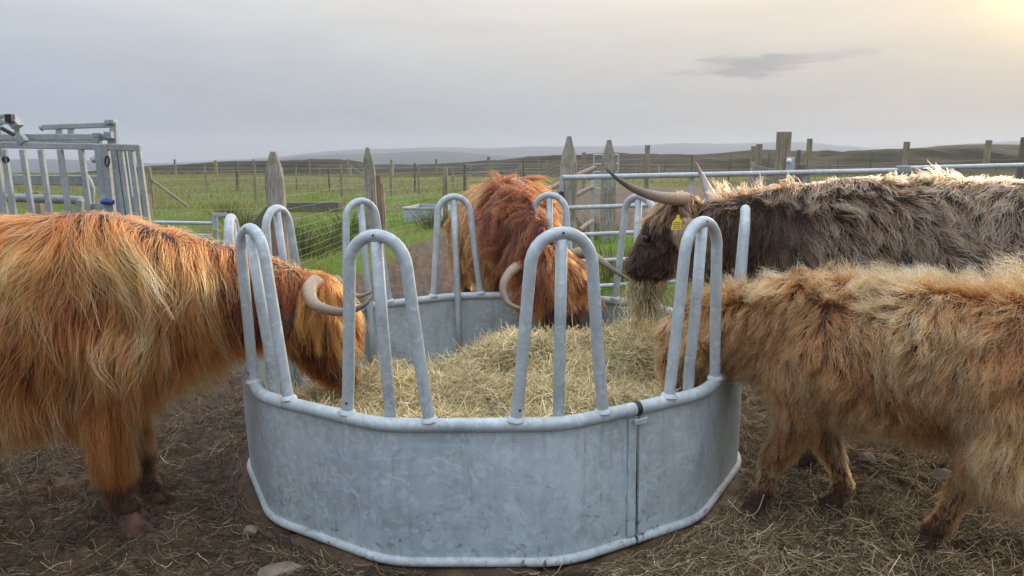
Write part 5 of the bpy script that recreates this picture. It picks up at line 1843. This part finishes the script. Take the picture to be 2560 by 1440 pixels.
def ground_straw():
    rng = np.random.default_rng(83)
    n = 210000
    x = rng.uniform(-3.4, 3.6, n); y = 1.55 + rng.random(n) ** 1.3 * 4.2
    d = np.hypot(x - FC.x, y - FC.y)
    dens = np.where(x > 0.5, 1.15, np.where(x < -0.8, 0.40, 0.5)) * (0.35 + 0.9 * fbm(x * 1.7, y * 1.7, 151, 3)) * np.where(np.abs(d - 1.33) < 0.12, 1.6, 1.0)
    m = (rng.random(n) < dens) & (d > 1.285) & (grass_mask(x, y) < 0.4)
    x, y = x[m], y[m]; n = len(x)
    z = ground_z(x, y)
    th = rng.uniform(0, 6.283, n)
    dr_ = np.hypot(x - FC.x, y - FC.y)
    tang = np.arctan2(y - FC.y, x - FC.x) + math.pi / 2 + rng.normal(0, 0.25, n)
    th = np.where(dr_ < 1.40, tang, th)
    e = 0.02
    D = np.stack([np.cos(th), np.sin(th), np.zeros(n)], 1)
    D[:, 2] = (ground_z(x + D[:, 0] * e, y + D[:, 1] * e) - ground_z(x - D[:, 0] * e, y - D[:, 1] * e)) / (2 * e) + rng.normal(0, 0.10, n)
    L = rng.uniform(0.03, 0.17, n) * np.where(dr_ < 1.40, 0.7, 1.0)
    P = np.stack([x, y, z + rng.uniform(0.001, 0.012, n)], 1)
    H = bent(n, 5, P, nrmz(D), L, rng, 0.8)
    H[:, :, 2] = np.maximum(H[:, :, 2], ground_z(H[:, :, 0], H[:, :, 1]) - 0.002)
    dd = np.hypot(H[:, :, 0] - FC.x, H[:, :, 1] - FC.y)
    ok = (dd > 1.285).all(1)
    H, x = H[ok], x[ok]; n = len(H)

    R_ = np.repeat(rng.uniform(0.0006, 0.0013, n)[:, None], 5, 1)
    dirty = np.clip(rng.gamma(2.2, 0.19, n) + np.where(x > 0.3, 0.48, 0.05), 0.10, 1.4)
    C = STRAWCOL[rng.integers(0, len(STRAWCOL), n)] * dirty[:, None]
    o = strands('straw_litter', H, R_, np.repeat(C[:, None], 5, 1), M['hay'])
    tag(o, 'brown straw trodden into the mud round the feeder', 'straw', kind='stuff')


def grass():
    rng = np.random.default_rng(89)
    Hs, Rs, Cs = [], [], []

    def field(n, ymin, ymax, xw, h, r, tuft, seed, K=4):
        y = ymin * (ymax / ymin) ** rng.random(n)
        x = rng.uniform(-1, 1, n) * (y * xw + 1)
        g = grass_mask(x, y)
        tf = fbm(x * tuft, y * tuft, seed, 3)
        m = (rng.random(n) < g * np.clip(0.25 + 2.4 * (tf - 0.33), 0.1, 1))
        m &= ~((np.abs(x - -1.98) < 0.42) & (np.abs(y - 17.3) < 0.6))
        x, y, tf = x[m], y[m], tf[m]; k = len(x)
        z = ground_z(x, y) - 0.01
        th = rng.uniform(0, 6.283, k); ln = np.abs(rng.normal(0.0, 0.55, k))
        hh = h * np.clip(rng.normal(1, 0.35, k), 0.3, 2.2) * (0.5 + 1.1 * tf)
        t = np.linspace(0, 1, K)[None, :, None]
        lean = np.stack([np.cos(th), np.sin(th), np.zeros(k)], 1)[:, None]
        P = np.stack([x, y, z], 1)[:, None] + np.array([0, 0, 1.0]) * hh[:, None, None] * (t - 0.18 * t ** 2 * ln[:, None, None]) + lean * (hh * ln)[:, None, None] * t ** 2
        R = (r * (0.6 + 0.05 * y) * rng.uniform(0.6, 1.4, k))[:, None] * np.array([0.9, 1.0, 0.7, 0.15])[None]
        dry = np.clip(fbm(x * 0.30, y * 0.30, 171, 3) * 2.6 - 0.85 + rng.normal(0, 0.2, k) + sstep(15, 28, y) * 0.55, 0, 1)[:, None]
        green = np.array([0.15, 0.33, 0.012]) * rng.uniform(0.6, 1.35, (k, 1)); straw = np.array([0.32, 0.28, 0.10]) * rng.uniform(0.55, 1.2, (k, 1))
        C = green * (1 - dry) + straw * dry
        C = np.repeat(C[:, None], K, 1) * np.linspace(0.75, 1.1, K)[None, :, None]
        Hs.append(P); Rs.append(R); Cs.append(C)
    field(75000, 7.3, 26, 0.72, 0.12, 0.0022, 1.6, 181)
    field(42000, 22, 75, 0.74, 0.19, 0.0034, 0.5, 191)
    # rush clumps by the netting fence and in the pasture
    for (cx, cy, n) in [(-3.2, 10.9, 260), (-3.6, 11.6, 200), (-2.95, 11.9, 180), (-4.3, 12.9, 200), (-3.3, 14.4, 180), (-1.65, 15.2, 200), (-0.9, 16.4, 160), (3.9, 13.5, 260), (4.3, 14.6, 240), (3.4, 12.4, 160), (7.6, 13.0, 220), (8.4, 13.8, 220), (6.3, 13.2, 160),
                        (-6.0, 16.0, 160), (-7.5, 19, 160), (1.15, 8.2, 140), (1.5, 12.6, 160)]:
        p = rng.normal(0, 1, (n, 2)) * 0.16
        x = cx + p[:, 0]; y = cy + p[:, 1]
        hh = np.clip(rng.normal(0.36, 0.10, n), 0.12, 0.6)
        t = np.linspace(0, 1, 4)[None, :, None]
        ln = np.concatenate([p * 0.9 + rng.normal(0, 0.06, (n, 2)), np.zeros((n, 1))], 1)[:, None]
        P = np.stack([x, y, ground_z(x, y)], 1)[:, None] + np.array([0, 0, 1.0]) * hh[:, None, None] * t + ln * t ** 2
        Hs.append(P); Rs.append((rng.uniform(0.0025, 0.0045, n))[:, None] * np.array([1, 1, 0.8, 0.2])[None])
        C = np.where(rng.random((n, 1)) < 0.45, np.array([[0.20, 0.17, 0.07]]), np.array([[0.055, 0.105, 0.022]])) * rng.uniform(0.6, 1.3, (n, 1))
        Cs.append(np.repeat(C[:, None], 4, 1))
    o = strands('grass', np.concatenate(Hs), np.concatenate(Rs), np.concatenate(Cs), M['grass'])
    tag(o, 'green and straw-coloured pasture grass with rush clumps', 'grass', kind='stuff')


def rock(name, label, c, size, seed, rot=0.0, mat='stone'):
    bm = bmesh.new()
    bmesh.ops.create_icosphere(bm, subdivisions=4, radius=1.0)
    rr = np.random.default_rng(seed)
    planes = [(Vector(rr.normal(0, 1, 3)).normalized(), rr.uniform(0.62, 0.9)) for _ in range(11)]
    for v in bm.verts:
        v.co += Vector(noise.noise_vector(v.co * 1.3 + Vector((seed, 3, 0)))) * 0.22
        for n, d in planes:
            e = v.co.dot(n) - d
            if e > 0:
                v.co -= n * e * 0.9
        v.co += Vector(noise.noise_vector(v.co * 3 + Vector((seed, 0, 0)))) * 0.05 + Vector(noise.noise_vector(v.co * 11)) * 0.022
        v.co = Vector((v.co.x * size[0], v.co.y * size[1], v.co.z * size[2]))
    me = bpy.data.meshes.new(name); bm.to_mesh(me); bm.free()
    me.materials.append(M[mat])
    me.polygons.foreach_set('use_smooth', np.ones(len(me.polygons), bool))
    me.set_sharp_from_angle(angle=rad(35))
    o = link(bpy.data.objects.new(name, me))
    o.location = (c[0], c[1], gz(c[0], c[1]) + size[2] * 0.45); o.rotation_euler = (rr.normal(0, 0.1), rr.normal(0, 0.1), rot)
    tag(o, label, 'stone')


hay_in_feeder(); hay_wisp(); ground_straw(); grass()
rock('stone', 'flat brown stone in the mud at the foot of the feeder, largest one', (-0.86, 2.44), (0.085, 0.042, 0.030), 3, 0.35)
rock('stone', 'small square brown stone in the mud left of the feeder', (-1.07, 2.72), (0.032, 0.026, 0.026), 5, 0.2)
rock('stone', 'brown stone in the straw under the calf belly', (1.98, 3.10), (0.07, 0.05, 0.045), 7, 0.1)
rock('stone', 'stone under the calf belly near its far hind leg, lighter', (1.72, 3.28), (0.05, 0.04, 0.03), 9, 0.7)
rock('stone', 'tiny brown stone trodden in the mud beside the ginger cow hoof', (-1.12, 3.05), (0.030, 0.022, 0.016), 11, 0.4)
rock('stone', 'whitish stone at the muddy patch behind the wire fence', (-5.35, 13.6), (0.10, 0.08, 0.07), 13, 0.0, 'stone_far')


# ------------------------------------------------------------------ hazy air
def haze():
    b = MB().box((0, 2800, 12.0), (16000, 6400, 236.0))
    m = bpy.data.materials.new('hazy_air'); m.use_nodes = True
    t = NT(m.node_tree); t.n.clear()
    out = t.new('ShaderNodeOutputMaterial')
    v = t.new('ShaderNodeVolumePrincipled')
    v.inputs['Color'].default_value = (0.64, 0.675, 0.735, 1)
    v.inputs['Density'].default_value = HAZE
    v.inputs['Anisotropy'].default_value = 0.25
    t.l.new(v.outputs[0], out.inputs['Volume'])
    m.cycles.homogeneous_volume = True
    o = b.obj('haze', m, None, False)
    tag(o, kind='stuff')


HAZE = 0.00019
haze()
